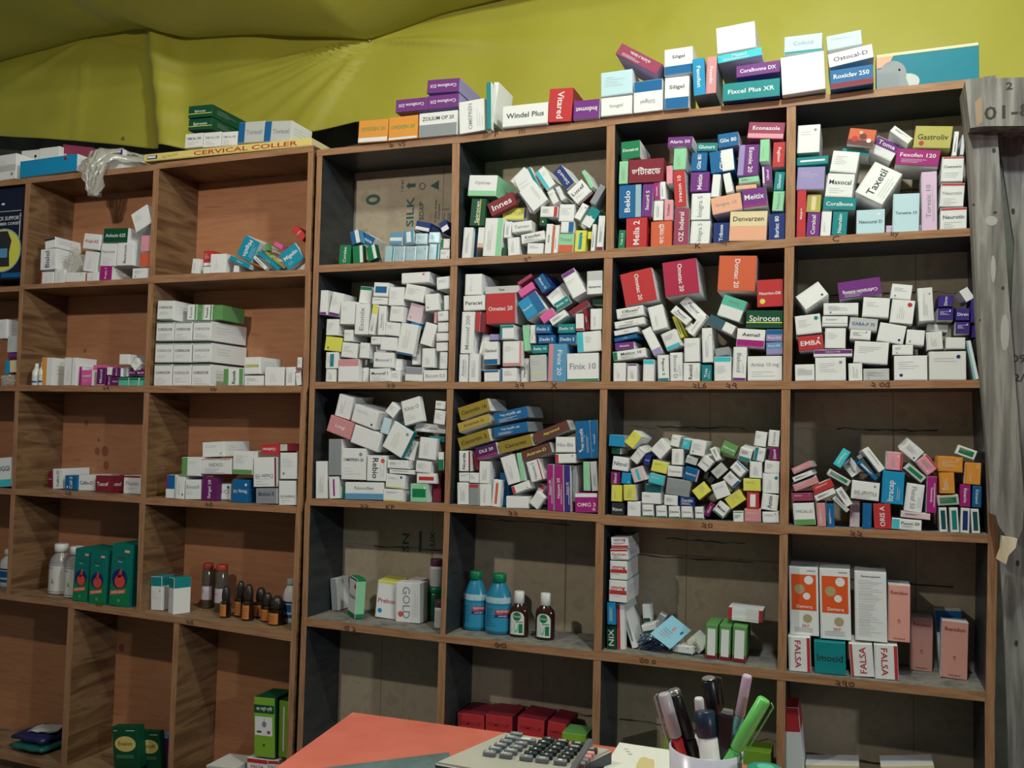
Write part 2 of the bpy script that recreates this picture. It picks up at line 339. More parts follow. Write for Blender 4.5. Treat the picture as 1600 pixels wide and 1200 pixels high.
# handwritten numbers on the shelf edges
M_hand = nmat('pen_marks', (70, 44, 30), .7)
E3 = lambda x, z: Vector((x, -.0012, z))
for s, px, py in (('৯', 612, 227), ('VS', 628, 225.5), ('P', 776, 210), ('(II)', 816, 206), ('২°', 824, 405), ('K', 1091, 384), ('গ', 1130, 380), ('C', 1306, 373), ('by', 1398, 366), ('২৬', 611, 602.5),
    ('২৭', 812, 602.5), ('X', 866, 602.5), ('২L6', 1093, 602.5), ('২৭', 1143, 602.5), ('২ ৩৫', 1376, 601), ('২২', 570, 791), ('KP', 610, 792.5), ('২২', 802, 802), ('২০', 1105, 821), ('২২', 1338, 834),
    ('ও ১', 547, 982), ('৬৩', 782, 1008), ('৩০ ০', 1012, 1033), ('২৭৩', 1320, 1068), ('২৮', 334, 608), ('২৫', 327, 788), ('২৫', 297, 972), ('২৩', 155, 945), ('২৪', 107, 771), ('২৭', 166, 607)):
    p = onY(px, py); bm = bmesh.new(); put_text(bm, s, E3, p.x, p.z, .034, .0115, 0, 0); (addR if px > 485 else addL)('pen_mark', bm, [M_hand])
# ================================================================ room
def quadmesh(name, pts, mat, kind='structure'):
    bm = bmesh.new(); bm.faces.new([bm.verts.new(p) for p in pts]); o = bm_obj(name, bm, [mat]); o['kind'] = kind; return o
bm = bmesh.new(); boxm(bm, (-.6, .72, .3), (6.2, .08, 3.0)); o = bm_obj('wall_back', bm, [M_conc]); o['kind'] = 'structure'
bm = bmesh.new(); boxm(bm, (-.6, -1.4, -1.2), (6.2, 4.2, .06)); o = bm_obj('floor', bm, [M_conc]); o['kind'] = 'structure'
# green cloth: hangs behind the shelving, then turns forward as a sagging ceiling
YC = .50
def lerp_tab(tab, x):
    if x <= tab[0][0]: return tab[0][1]
    for (a, b), (c, d) in zip(tab, tab[1:]):
        if x <= c: return b+(d-b)*(x-a)/(c-a)
    return tab[-1][1]
bot_tab = [(onY(px, py, YC).x, onY(px, py, YC).z) for px, py in ((-120, 200), (0, 213), (130, 221), (250, 233), (330, 236), (430, 222), (500, 205), (560, 190), (640, 205), (760, 215), (1650, 190))]
jun_tab = [(onY(px, py, YC).x, onY(px, py, YC).z) for px, py in ((-160, 130), (0, 98), (137, 58), (215, 42), (300, 58), (420, 55), (578, 62), (690, 22), (800, -8), (1200, -70), (1700, -150))]
PIN = onY(578, 64, YC); PIN2 = onY(137, 59, YC)
def fold(x, z):
    d = 0
    # broad vertical fold that sags off the wall
    p = onY(258, 0, YC).x+.10*max(0, (jz(x)-z))*1.6
    d += .065*math.exp(-((x-p)/.048)**2)*min(1, .35+max(0, z-.72)*3.2)
    # wrinkles fanning out of the pin
    for q, lst in ((PIN, ((-168, .026, .045), (-176, .02, .028), (-160, .018, .06), (-150, .010, .06), (-135, .014, .08), (-128, .01, .05), (-8, .012, .06))), (PIN2, ((-20, .008, .05), (-95, .006, .05), (-160, .01, .06)))):
        dx, dz = x-q.x, z-q.z; r = math.hypot(dx, dz)+1e-6; a = math.degrees(math.atan2(dz, dx))
        for ang, amp, wd in lst:
            da = (a-ang+180) % 360-180; d += 1.7*amp*math.exp(-(math.radians(da)/wd)**2)*min(1, r/.08)*math.exp(-r/.42)
    d += .006*math.sin(x*5+z*3)+.003*math.sin(x*17-z*9)
    return d
def jz(x): return lerp_tab(jun_tab, x)
bm = bmesh.new(); NX, NZ, NY = 260, 56, 40; x0, x1 = -3.6, 1.6; grid = []
for i in range(NX+1):
    x = x0+(x1-x0)*i/NX; colv = []; zb_, zj = lerp_tab(bot_tab, x), jz(x)
    for j in range(NZ+1):
        t = j/NZ; z = zb_+(zj-zb_)*t; colv.append(bm.verts.new((x, YC-fold(x, z), z)))
    for j in range(1, NY+1):
        t = j/NY; yy = YC-1.5*t**1.15
        sag = .10*math.sin(math.pi*min(1, t*1.5))*(.5+.5*math.sin(x*2.2+.6))
        f0 = fold(x, zj)*(1-t)
        colv.append(bm.verts.new((x, yy-f0, zj-.022*math.sin(math.pi*min(1, t*4))+.25*max(0, t-.25)-sag*.3+.03*math.sin(x*9+t*3)*t*(1-t)*2)))
    grid.append(colv)
for a, b in zip(grid, grid[1:]):
    for j in range(len(a)-1): bm.faces.new((a[j], b[j], b[j+1], a[j+1]))
cl = bm_obj('wall_cloth', bm, [M_cloth], smooth=True); cl['kind'] = 'structure'
so = cl.modifiers.new('Solidify', 'SOLIDIFY'); so.thickness = .001
M_steel = nmat('steel_pin', (190, 190, 185), .3, .9)
for k, (p, w) in enumerate(((PIN, 'wrinkles gather near the middle'), (PIN2, 'near the top left corner'), (onY(196, 217, YC), 'low, just above the crumpled plastic bag'))):
    bm = bmesh.new(); lathe(bm, [(.0005, -.012), (.001, 0), (.0055, .001), (.006, .003), (.004, .005)], 12)
    o = bm_obj('wall_pin', bm, [M_steel]); o.rotation_euler = (math.radians(90), 0, 0)
    o.location = (p.x, YC-fold(p.x, p.z)-.004, p.z); tag(o, 'small steel pin holding the green cloth, '+w, 'pin', 'pins in the green cloth')
# weathered planks at the right
def plank(name, pts, y, th, mat, label, cat='plank', mats=None, extra=None):
    bm = bmesh.new(); f = [onY(px, py, y) for px, py in pts][::-1]
    prism(bm, f, [p+Vector((0, th, 0)) for p in f], 0)
    if extra: extra(bm, y)
    o = bm_obj(name, bm, mats or [mat]); tag(o, label, cat); return o
def crack(bm, y):
    P3 = lambda a, b: onY(a, b, y-.0006)
    poly(bm, [(1561, 1205), (1561, 1205.5), (1562, 1205)], P3, 1)
    for s, px, py, w, h in (('09', 1592, 560, .03, .014), ('2/', 1592, 590, .03, .014)):
        p = onY(px, py, y-.0006); put_text(bm, s, lambda a, b: Vector((a, y-.0006, b)), p.x, p.z, w, h, 0, 1)
    for px, py, r in ((1588, 1005, .004), (1590, 880, .003), (1586, 700, .004), (1583, 330, .003)):
        disc(bm, px, py, 3, 5, P3, 1, 8)
def crack2(bm, y):
    P3 = lambda a, b: onY(a, b, y-.0006)
    for px, py, a, b in ((1553, 235, 3, 4), (1555, 332, 3, 2), (1567, 450, 2.5, 3), (1521, 320, 2, 2), (1531, 500, 2, 2)): disc(bm, px, py, a, b, P3, 1, 8)
    for px, py, a, b in ((1549, 345, 10, 8), (1552, 420, 4, 22), (1570, 520, 7, 30)): disc(bm, px, py, a, b, P3, 2, 9)
    poly(bm, [(1513, 212), (1519, 210), (1530, 500), (1549, 790), (1543, 720), (1527, 500)], P3, 3)
M_pale = nmat('pale_paint', (160, 158, 154), .9); M_dks = nmat('dark_knots', (58, 54, 50), .9); M_strip = nmat('plank_edge', (112, 106, 96), .9)
plank('timber_plank', [(1558, 199), (1700, 195), (1700, 1215), (1577, 1215), (1568, 960), (1563, 880), (1572, 640), (1585, 380)], -.012, .012, M_tree, 'grey weathered plank with black handwriting, at the right edge behind the post', mats=[M_tree, M_dks], extra=crack)
plank('timber_post', [(1512, 206), (1520, 200), (1558, 198), (1574, 430), (1590, 640), (1600, 780), (1598, 826), (1590, 845), (1572, 838), (1560, 820), (1556, 806), (1548, 802), (1545, 720), (1527, 500)], -.052, .036, M_tree, 'upright grey weathered post with a broken lower end beside the right shelving', 'post', mats=[M_tree, M_dks, M_pale, M_strip], extra=crack2)
plank('wood_splinter', [(1566, 838), (1590, 842), (1587, 856), (1576, 868), (1572, 882), (1558, 874), (1564, 858)], -.070, .016, M_fresh, 'pale broken splinter at the lower end of the grey post', 'splinter')
def stamp(bm, y):
    for s, px, py, w, h in (('01-8', 1575, 174, .075, .024), ('2', 1577, 134, .02, .013)):
        p = onY(px, py, y-.0006); put_text(bm, s, lambda a, b: Vector((a, y-.0006, b)), p.x, p.z, w, h, 0, 1)
    P3 = lambda a, b: onY(a, b, y-.0004)
    poly(bm, [(1523, 160), (1534, 150), (1535, 190), (1526, 198)], P3, 2)
plank('timber_block', [(1508, 127), (1514, 123), (1700, 118), (1700, 196), (1538, 197), (1516, 200)], -.085, .085, M_tree, 'grey wooden beam end stamped in black on top of the post', 'beam', mats=[M_tree, M_dks, nmat('worn_edge', (150, 128, 104), .8)], extra=stamp)
plank('timber_batten', [(1440, 137), (1556, 117), (1556, 128), (1440, 149)], .02, .03, M_tree, 'thin grey batten lying on the top board behind the stamped beam', 'batten')
DATA = """
@ 480 210 5.7125 R11
285 985 385 1160 | gn | Coralex | v
395 1000 490 985 415 1130 | gn | | r:w:.3 s:dg
505 1010 590 975 560 1130 | gn | | r:w:.35 s:dg L:9
375 870 455 842 400 990 | bl | | r:w:.45 s:sb L:9
470 850 590 915 475 960 | bl | Lumona | z:2 L:5
440 1115 535 1160 | w | | g
580 1105 680 1155 | w | | d:gy g
735 875 850 985 | sb | | m:w:.3
865 860 955 845 858 985 | sb | | c:w:.3
965 880 1068 980 | lb | | d:gy g
1085 870 1180 970 | lb | | g
975 765 1105 790 960 850 | nb | | b:w:.4 L:7
1165 800 1230 760 1210 880 | nb | | b:w:.5 L:5
690 995 775 1100 | lb | | r:te:.15 d:gy
777 995 870 1100 | lb | | d:gy g
875 995 970 1095 | lb | | d:gy g
972 990 1070 1090 | lb | | d:gy g
1085 975 1175 1075 | lb | | r:te:.2 g
1190 930 1275 1020 | w | | l:gn:.3 d:gy
685 1102 770 1150 | w | | g
778 1100 868 1148 | w | | b:lb:.3
872 1098 968 1145 | w | | b:lb:.3
972 1092 1072 1138 | w | | b:lb:.3
1078 1078 1172 1128 | w | | l:gn:.2
1185 1025 1272 1115 | w | | d:gy g
@ 700 190 5.4538 R12
175 455 415 635 | w | Opticap | b:lg:.25 s:lg L:12
190 655 320 655 190 895 | dg | Spirocen | v c:yl:.05 L:9
330 705 545 590 370 815 | dr | Innes | x L:9
465 730 680 838 | yl | NEXTCEF | r:nb:.1
310 820 475 820 300 1150 | w | | v r:lg:.3 g
125 900 205 1155 | w | | g v
155 895 250 1155 | bl | Xeno-Tab | v L:8
252 900 305 1075 | w | | b:pe:.2 L:6
655 390 745 490 520 495 |w | | L:6 z:2 r:te:.4
730 500 855 665 595 610 | w | | g L:9 b:nb:.06
520 500 680 400 715 770 | w | | g z:1 L:10 r:te:.15
735 435 810 375 845 590 | w | | l:cy:.35 g L:8 z:1
840 600 890 570 895 710 | w | | g
900 570 945 545 975 670 | w | | g
890 430 965 365 1005 585 | nb | Zolmed-D | v L:7
1000 610 1135 480 1090 715 | w | Lucef | g L:8
1115 435 1150 412 1230 580 | lg | | g L:6
1085 700 1240 570 1100 720 | dr | | z:2 L:5
1285 515 1350 550 1205 695 | gy | NINTOIN | v L:6
1200 690 1295 745 1150 880 | te | * | b:w:.5 L:6
1140 685 1200 715 1075 820 | w | | d:pu g
1180 750 1245 800 1110 885 | w | | L:6
785 720 935 830 | w | | r:rd:.2 g
778 800 840 890 | dg | * |
945 703 1075 850 | w | | g
475 850 540 1000 | w | | g v
540 860 710 838 545 950 | w | Tamen | L:8
680 850 745 920 | pu | | z:4
500 985 600 972 515 1135 | w | | g v L:8
615 965 815 925 630 1045 | w | Ketofen | g L:8
675 1035 810 1120 | w | | g
830 870 885 1115 | w | Azicin | v
888 880 950 1120 | w | | l:or:.35 g v
960 850 1075 950 | w | | r:bl:.4 L:6
930 955 1070 1070 | lg | Timex | b:or:.4
925 1075 1060 1115 | w | | g
1090 925 1185 925 1070 1105 | yl | Vesicare | v c:cy:.2
1190 935 1225 1000 | yl | | L:5
1225 870 1265 870 1200 1100 | w | | g v
1275 800 1345 800 1270 1050 | w | | v g b:dr:.1
455 1070 500 1140 | dg | |
@ 950 160 5 R13
100 310 250 290 102 450 | gn | Denatrol | x L:11
85 460 155 455 85 640 | lg | | g v L:8
160 450 435 430 162 635 | dr | ভিটারেড | x L:12
455 495 505 490 455 640 | pk | | g
510 360 610 355 510 530 | lg | | v g L:9
465 270 660 262 465 350 | pu | Alarin 50 | L:8
693 315 852 312 693 382 | te | Glunurs | x L:7
850 250 1012 225 865 360 | bl | Glix 80 | x L:8
650 392 775 388 650 540 | bl | Gliz 80 | v L:8
785 390 975 355 805 560 | bl | Glinta | v r:w:.5 L:9
1010 330 1170 325 1018 575 | pu | Esonix 20 | V l:lv:.3 L:9 s:lv
1100 150 1395 155 1085 290 | dp | Econazole | b:pk:.3 L:8
1185 280 1262 275 1185 465 | lg | | v g
1290 310 1392 305 1282 510 | rd | Fugizon | V L:9
1205 500 1282 490 1200 640 | pu | Ulticef | v l:w:.2
1298 540 1385 540 1298 690 | te | Glunor | v
1285 692 1385 692 1285 850 | lg | Nexum | v
1020 590 1180 570 1020 638 | lg | | g
800 560 865 560 820 740 | w | | L:4
895 560 955 545 920 710 | w | | L:4
640 545 790 540 645 700 | pu | Meitix | v L:9
505 535 600 520 520 825 | rd | Irracon 10 | v L:9
85 650 265 635 82 910 | bl | Beklo | v r:lb:.25 L:11
265 638 352 635 262 895 | pu | Sacuril 5 | v
358 628 403 622 358 765 | mg | Rinodex |v
405 620 450 615 405 762 | w | | v g L:9
355 768 432 765 355 925 | w | | v g
437 762 508 757 435 925 | pk | Tridex | v L:9
140 905 305 895 138 1138 | rd | Mella 2 | v L:11
335 932 502 922 330 1125 | or | কোমেট | v L:11
80 995 135 995 80 1140 | gn | Tobi 2.5 | v
515 830 635 825 510 1115 | dp | OZ Inderal | v x
650 712 800 705 648 920 | w | Imigra 5 | v L:10
645 925 800 925 640 1110 | w | Imigra 5 | v L:10
800 750 1035 700 815 890 | pe | Imigra 10 | L:9
998 650 1160 635 998 690 | pe | |
1045 680 1235 650 1052 830 | pu | Meitix | x b:mg:.12 L:9
950 845 1245 838 945 1090 | pe | Denvarzen | t:cr:.5 L:11
822 940 945 935 822 1095 | nb | Tribose | v L:9
1255 870 1385 862 1252 1070 | nb | Burixc 80 | v L:10
@ 1230 160 5 R14
80 180 258 168 78 400 | w | | g d:gy L:11
490 195 700 215 465 325 | or | * | b:br:.3 L:9
430 345 640 375 430 400 | te | | L:6 z:1.5
360 362 570 378 332 540 | w | | g L:12
700 255 880 330 640 400 | w | Toma | b:w:.5 t:pu:.5 x L:9
840 175 985 280 800 225 | w | | g L:8
1005 180 1300 185 980 355 | ol | Gastroliv | d:rd L:10
1315 225 1355 225 1275 418 | w | | g v
1365 250 1390 250 1355 410 | w | | z:1.5
860 355 1205 372 835 485 | mg | Fexofen 120 | g L:10 s:w
75 430 325 410 72 498 | te | | c:w:.15 L:8
80 505 300 498 68 690 | lv | | g L:9
320 550 535 560 290 735 | w | Maxocal | g L:10
690 455 910 560 525 700 | w | Taxetil | g v L:12
1210 425 1385 420 1200 620 | w | Cosmotrin | t:rd:.06 g L:10
1200 630 1390 628 1190 815 | w | Neurotin | t:rd:.1 g L:10
1200 825 1410 815 1190 985 | w | Neurotin | t:rd:.1 g L:10
1035 545 1160 535 1060 1000 | pl | Toresic 10 | v g L:9
820 715 1035 705 820 955 | pb | Torsema 10 | x L:9
770 960 1045 955 770 1015 | pl | | g
540 842 765 830 538 1030 | pb | Neocural D | x d:w
285 740 545 745 275 840 | te | Coralbone | L:9
65 685 148 680 65 1055 | rd | Maxpro | v
150 715 265 715 150 860 | ol | | c:cr:.2 z:1
150 860 255 860 152 1050 | pu | Coralcal | v
262 850 345 850 262 1050 | w | | v g
350 850 470 850 352 1040 | te | Neurobin | v
@ 480 400 6 R21
885 160 1150 145 880 262 | w | | d:rd L:10
1210 200 1340 185 1215 320 | w | | g L:9
625 245 765 250 620 380 | w | | l:w:.2 c:bl:.3 L:8
500 280 615 290 480 440 | w | | t:gn:.2 z:2
765 290 910 290 760 465 | w | | g L:8
930 255 1120 290 900 405 | w | | g L:10
1100 360 1235 345 1095 520 | w | | d:gy L:9
1285 370 1340 365 1275 510 | w | |
95 320 205 320 88 552 | w | | b:pu:.1 L:10
205 325 325 350 205 555 | w | | b:pu:.12 g z:.5 L:6
315 425 455 425 300 640 | w | | g L:9
455 445 590 445 440 735 | w | Esonix | v L:9
595 445 665 455 580 735 | w | | t:yl:.3 v g
670 465 755 465 640 740 | w | Flexibac | v g
780 465 920 475 770 610 | w | | g L:8
610 385 755 390 605 455 | w | | g
960 430 1100 470 920 610 | lp | | d:gy L:9 z:1
1190 525 1220 525 1185 630 | pk | | z:.5
1225 520 1330 510 1220 615 | w | | g L:8
180 590 300 590 175 745 | w | | g L:8
170 748 325 765 165 885 | yl | | d:nb L:9
175 900 300 900 170 1055 | w | | c:te:.2 g
175 1058 270 1060 172 1178 | w | | v g
355 690 440 690 330 800 | w | | g
740 615 880 630 718 740 | w | | g L:8
600 755 695 755 592 830 | w | | g
700 755 855 765 675 880 | w | | L:8
890 620 1055 650 820 910 | w | | v g b:bl:.05 L:10
975 600 1060 625 960 660 | cb | | z:1.5 L:5
1090 605 1210 640 1075 840 | w | | v L:9
1210 625 1330 620 1212 715 | w | | L:8 d:gy
1210 722 1330 718 1210 800 | w | | L:8 d:gy
1208 812 1322 808 1208 895 | w | | L:8 d:gy
335 805 480 820 310 955 | w | | g L:8
500 810 590 815 480 955 | w | | g
590 840 800 850 585 1000 | w | | g v L:6 z:1.5
985 825 1070 820 975 1020 | w | | v g
1080 850 1200 850 1070 1055 | w | | v g L:10
1240 900 1318 900 1238 1060 | w | | g
625 900 820 905 618 1045 | w | Monocef 1 | L:9
830 960 900 965 810 1075 | w | | z:1
300 965 500 962 270 1180 | w | | b:w:.7 t:rs:.3 g L:10
500 965 570 965 480 1110 | w | | z:1
450 1045 580 1045 445 1170 | w | | g L:8
590 1055 780 1050 580 1180 | w | Monocef 1 | g L:10
785 1070 875 1070 780 1180 | w | | g z:.6
920 1028 1090 1035 915 1180 | w | | t:sv:.5 L:10
1090 1070 1315 1065 1085 1180 | w | Bocort 0.5 | L:9
@ 705 395 5.716 R22
125 190 275 185 120 380 | w | | v g L:11
110 385 300 375 108 520 | w | Paracet | L:9
95 525 210 525 80 900 | w | Monocef 200 | v L:10
215 525 258 525 215 700 | rd | | v
262 530 310 530 260 720 | dr | | v
75 905 155 905 65 1150 | w | Azithrin | v g
160 900 245 900 155 1150 | w | | v g
250 705 330 720 250 1050 | w | | v g z:.3
300 300 600 285 300 370 | lw | Tam | z:.5 L:6
300 368 568 352 310 640 | rd | Ometac 20 | x s:lw L:12
590 265 710 180 605 300 | dp | | z:1 L:7
590 340 720 255 620 405 | mp | | L:8
730 245 810 185 820 360 | bl | Monte 10 | V s:nb L:9
590 445 750 330 680 610 | cb | Kindcal D | x r:bl:.4 s:w L:10
850 390 1000 260 920 490 | w | | g r:gy:.2 L:8 z:.6
975 200 1090 130 1090 415 | w | | t:pu:.15 g L:10
1210 165 1365 155 1210 375 | w | Alphapress | t:lw:.4 L:9
910 460 1035 378 945 520 | te | Boldo 10 | L:8
1050 520 1210 410 1070 570 | dr | | L:8 z:1
1260 400 1355 400 1260 465 | dg | | z:2
785 570 895 485 830 640 | mp | | L:8
870 595 1005 500 905 655 | w | | g L:8
1100 545 1175 540 1120 695 | w | | b:rd:.1 v
1180 500 1225 490 1195 695 | dr | Maxicin | v
1230 500 1350 495 1228 690 | w | | v g L:8
430 645 555 640 440 775 | w | | t:te:.2 l:te:.15 L:9
335 725 430 725 340 780 | lv | | z:1
615 650 690 640 660 880 | lg | | z:.8 L:8
690 645 750 645 700 810 | w | | v g z:.5
750 640 890 640 750 722 | bl | Deslin 5 | x L:8
775 735 925 730 775 815 | bl | Deslin 5 | x L:8
950 635 1105 632 950 720 | te | Deslin 10 | x L:8
958 730 1118 728 955 815 | bl | Deslin 5 | x L:8
720 825 860 820 725 900 | te | Betby 10 | x L:8
1125 712 1350 690 1120 895 | w | | l:cy:.25 g L:9
290 795 420 790 285 1000 | w | Gavisol | b:bl:.22 s:w L:9
470 790 650 785 445 1015 | w | | b:rs:.12 r:rs:.12 g L:9
295 1045 430 1040 290 1150 | w | | t:bl:.2 L:9
440 1030 600 1025 435 1150 | w | | l:bl:.12 g L:9
610 945 700 940 598 1150 | w | Digecal D | v L:8
705 915 855 905 700 1150 | lw | | c:yl:.03 g L:8
860 810 1035 810 860 1150 | sb | Finix 20 | V l:rs:.25 L:10 s:sb
1030 900 1320 890 1028 1145 | w | Finix 10 | b:gn:.08 x L:11
@ 945 385 5.3333 R23
125 235 390 170 170 505 | rd | Ometac 20 | V s:w x L:12
460 140 745 95 520 425 | cr2 | Ometac 20 | V s:w x L:12
950 75 1265 75 940 375 | or | Dontac 20 | V s:w x L:12
1268 280 1488 268 1265 510 | rd | Neurion-D8 | d:yl L:9
1170 530 1488 530 1168 680 | dg | Spirocen | c:yl:.06 x L:10
1345 690 1485 690 1342 795 | lv | Fixol DS | t:bl:.4
1345 800 1485 795 1342 908 | lv | Fixol DS | t:sb:.5
1105 680 1345 695 1085 840 | w | Aemail | b:mg:.4 s:w L:9
1190 915 1480 910 1188 1065 | w | Artica 10 mg | g L:9
1268 1068 1480 1065 1266 1118 | yl | | l:w:.5 g
1000 400 1200 465 925 570 | tg | Solas | u b:w:.55 L:11
880 560 1100 665 845 640 | sk | | r:w:.4 s:w L:8
685 405 850 575 620 470 | w | Fascor | g L:8 z:.5
595 490 735 610 545 545 | w | Fascor | g L:8
800 560 860 600 670 705 | w | | v g L:8
690 610 740 650 670 690 | w | | z:1
525 600 560 585 650 760 | yl | | v g L:7
95 525 320 485 100 610 | w | Ofloxin | g d:pk L:9
80 630 330 585 80 690 | w | Fentigal | g L:9
75 705 275 665 80 750 | w | Tyrod | L:9
75 765 265 725 80 800 | bl | Riseng | L:9
80 805 240 790 85 865 | pu | Anxiet | L:8
65 880 340 840 70 960 | w | Melitor 10 | l:gn:.12 g L:9
360 510 485 475 395 710 | w | | v g L:9
290 710 365 670 430 925 | w | | b:lv:.2 v L:8
450 740 580 685 530 870 | w | | b:cy:.2 g L:9
70 970 175 968 68 1120 | w | | v g L:9
185 975 270 975 185 1122 | w | | v g L:8 t:pu:.1
320 935 415 935 315 1120 | w | | v t:cy:.2 L:9
440 895 535 890 432 1122 | w | Pepcor 5 | V b:te:.1 L:9
545 885 650 880 540 1125 | w | Boncal D | V g L:9
665 765 795 760 655 965 | w | | g L:9
655 970 795 970 650 1120 | w | Ranitid | v g L:8
805 680 895 675 810 970 | w | | v g d:gy L:9
805 985 890 985 805 1120 | te | Trio | v g
925 850 1050 830 905 920 | gy | | z:1
915 918 1060 915 905 1122 | w | | t:cy:.2 g L:8
1070 830 1185 832 1062 1120 | w | Bakoid | V b:pu:.08 g L:10
@ 1230 400 5.1613 R24
245 200 345 325 60 330 | w | | d:nb L:9
405 215 750 165 420 355 | pu | Ceftriaxim 500mg | u g s:lw L:10
845 220 1015 235 825 355 | w | | g d:gy L:9
1050 260 1175 250 1060 530 | w | | v g d:gy L:10
1220 315 1345 315 1215 410 | nv | Diren | v L:8
1215 420 1345 420 1210 520 | nv | | d:w g L:8
1360 420 1475 420 1358 520 | nv | Diren | L:8
1355 530 1475 530 1355 630 | nv | | d:w g L:8
1420 265 1490 225 1410 400 | w | | z:1 L:7
1490 345 1500 345 1490 540 | nv | | z:.5
1485 560 1525 560 1490 660 | nv | | z:1
1475 680 1530 670 1475 990 | w | | l:cy:.3 L:9
290 370 575 365 285 480 | w | | d:nb g L:9
280 485 490 485 280 570 | w | | c:te:.04 g L:9
505 490 740 510 495 590 | lw | GABA-P 75 | tc:bl L:9
615 330 835 340 600 490 | w | | g L:10
850 335 1040 350 820 535 | w | | d:rd v g L:11
50 480 260 455 75 640 | w | | d:te g L:10
80 650 285 630 95 770 | rd | EMBA | d:w L:9
300 580 470 580 305 745 | w | | g L:8
510 590 680 600 500 670 | w | | d:nb g L:8
740 530 960 565 720 685 | w | | d:nb L:10
965 590 1115 600 955 715 | w | | d:gy L:8
1130 545 1300 555 1125 620 | lw | | z:1.5
1125 600 1260 590 1118 760 | w | | v g L:9
1265 655 1450 655 1290 750 | w | | L:8
545 680 825 695 530 860 | w | | g L:10
845 715 1015 715 848 800 | w | | d:gy g L:7
210 755 525 750 212 815 | w | Cefixime-A 400 | t:pu:.6 L:9
225 820 475 815 225 935 | w | | g d:gy L:9
228 942 478 940 228 1003 | pu | Emigut B | g L:9
40 875 222 870 40 1002 | w | | c:lw:.2 g L:9
490 865 605 862 495 1000 | w | | v g L:8
612 908 825 905 612 998 | lw | | d:gy g L:8
860 805 1135 800 862 998 | w | | d:nb g L:11
1140 770 1445 765 1142 992 | w | | d:nb g L:11
@ 475 605 6.316 R31
365 65 505 110 290 275 | w | | v g L:10 z:.3
510 165 755 255 450 330 | w | | d:nb g L:11
265 270 500 360 215 430 | rs | Longi | s:rs L:7
500 360 770 460 460 545 | w | | L:6
870 140 950 210 800 240 | w | | g L:8
930 145 1120 90 1010 380 | w | Xilcat O | g L:11
800 300 880 325 735 445 | pb | | v L:8
890 320 1090 440 765 580 | w | | v g d:gy s:te L:10
1100 350 1400 375 1100 440 | w | Cefixim | L:10
1295 130 1400 140 1295 215 | w | | g
1285 220 1400 235 1280 360 | w | | g L:8
1230 480 1390 490 1230 535 | te | | z:1
1150 490 1320 510 1120 700 | w | | v g L:10
1010 510 1130 545 965 700 | w | Xipral | v L:8
1330 640 1388 640 1318 820 | w | | b:gn:.6 L:8
1110 720 1260 735 1095 845 | w | | g L:8
1110 840 1305 845 1110 950 | w | | c:rd:.25 L:9
820 710 1030 720 820 800 | w | | g d:gy L:9
840 805 1090 820 840 850 | w | | g L:8
805 850 1000 870 800 990 | w | | b:yl:.1 d:bl g L:9
1050 950 1225 955 1045 1140 | lg | | c:gn:.3 d:w L:10
780 1000 980 1010 778 1125 | w | | b:yl:.12 g L:8
408 935 790 940 405 1110 | w | Novofen | b:sb:.35 c:w:.1 L:10
240 510 370 510 240 870 | gy | Infusura | V g L:10
370 600 615 605 362 910 | w | OMEPREN 20 | d:gy g L:10
620 670 815 675 620 925 | w | Rebio | V g d:or L:10
120 730 235 730 108 1095 | w | | V g L:10
245 885 360 880 245 1100 | w | | c:mg:.12 v L:8
370 930 405 940 375 1080 | gn | | z:1
1300 850 1385 850 1240 1140 | dr | | z:1 L:9
@ 700 605 5.852 R32
85 190 365 100 110 305 | go | Cacortin 16 | s:w L:10
90 330 370 235 105 425 | go | Ecotrinch Q | s:w L:10
85 460 370 370 105 580 | go | Cacortin 2 | s:w L:10
445 490 755 410 470 615 | go | Cacortin | s:w L:10
410 240 720 170 430 345 | bl | ইনোক্সিন এম | g s:sv L:10
410 370 725 310 425 480 | bl | ইনোক্সিন এম | g s:sv L:10
775 425 1090 295 800 520 | br | Alpromed | tc:yl L:10 s:lw
660 590 945 495 680 690 | br | Actron-D | tc:yl L:9 s:lw
235 560 440 500 270 670 | dpu | DLS 20 | b:mg:.2 L:8
1165 310 1300 300 1175 660 | bl | ইনোক্সিন | v g d:w L:10 s:w
1310 300 1385 295 1305 655 | bl | ইনোক্সিন | v d:w L:10
975 455 1165 455 970 600 | w | Nio Bis | L:9
980 605 1170 600 975 700 | w | | l:rd:.15 d:sa L:9
465 650 590 610 565 895 | w | | v g L:9
590 610 640 600 690 860 | lg | | v L:8
705 690 835 650 765 875 | w | Nexum 5 | v r:rd:.1 L:9
905 705 990 705 855 1115 | mg | Nexum-20 | v g s:w L:10
1005 710 1085 710 945 1115 | mg | Nexum 20 | v g s:w L:10
1095 715 1165 715 1035 1120 | nv | Xeldrin 20 | v g s:w L:10
1170 715 1205 715 1120 1050 | gy | | v z:1
1235 680 1300 680 1235 950 | lg | | v L:9
1300 680 1375 675 1300 955 | lw | | v g
1130 965 1370 965 1130 1130 | mg | OMG 3 | t:w:.2 d:pk L:9
100 580 220 580 98 770 | w | Nicardia | v r:dr:.15 L:10
230 590 280 580 230 765 | dr | | v z:.7
285 675 385 680 282 880 | w | | v g L:9
100 780 195 780 98 865 | w | | g d:gy
195 780 280 785 195 875 | w | | g
85 870 190 870 80 1075 | w | | v g L:9
190 885 285 885 190 1080 | gy | | t:rd:.15 d:sa L:9
285 885 400 885 285 1085 | w | | v g L:9
400 840 485 850 395 1085 | w | | c:or:.2 v L:8
450 780 530 780 500 1080 | bl | | v z:.5
570 910 730 850 600 980 | w | | l:rd:.15 d:sa L:8
530 995 735 1000 530 1100 | w | | L:9
735 1000 815 890 830 1060 | w | | L:7
830 870 880 900 800 1000 | w | | t:rd:.3 L:8
@ 940 610 5.3333 R33
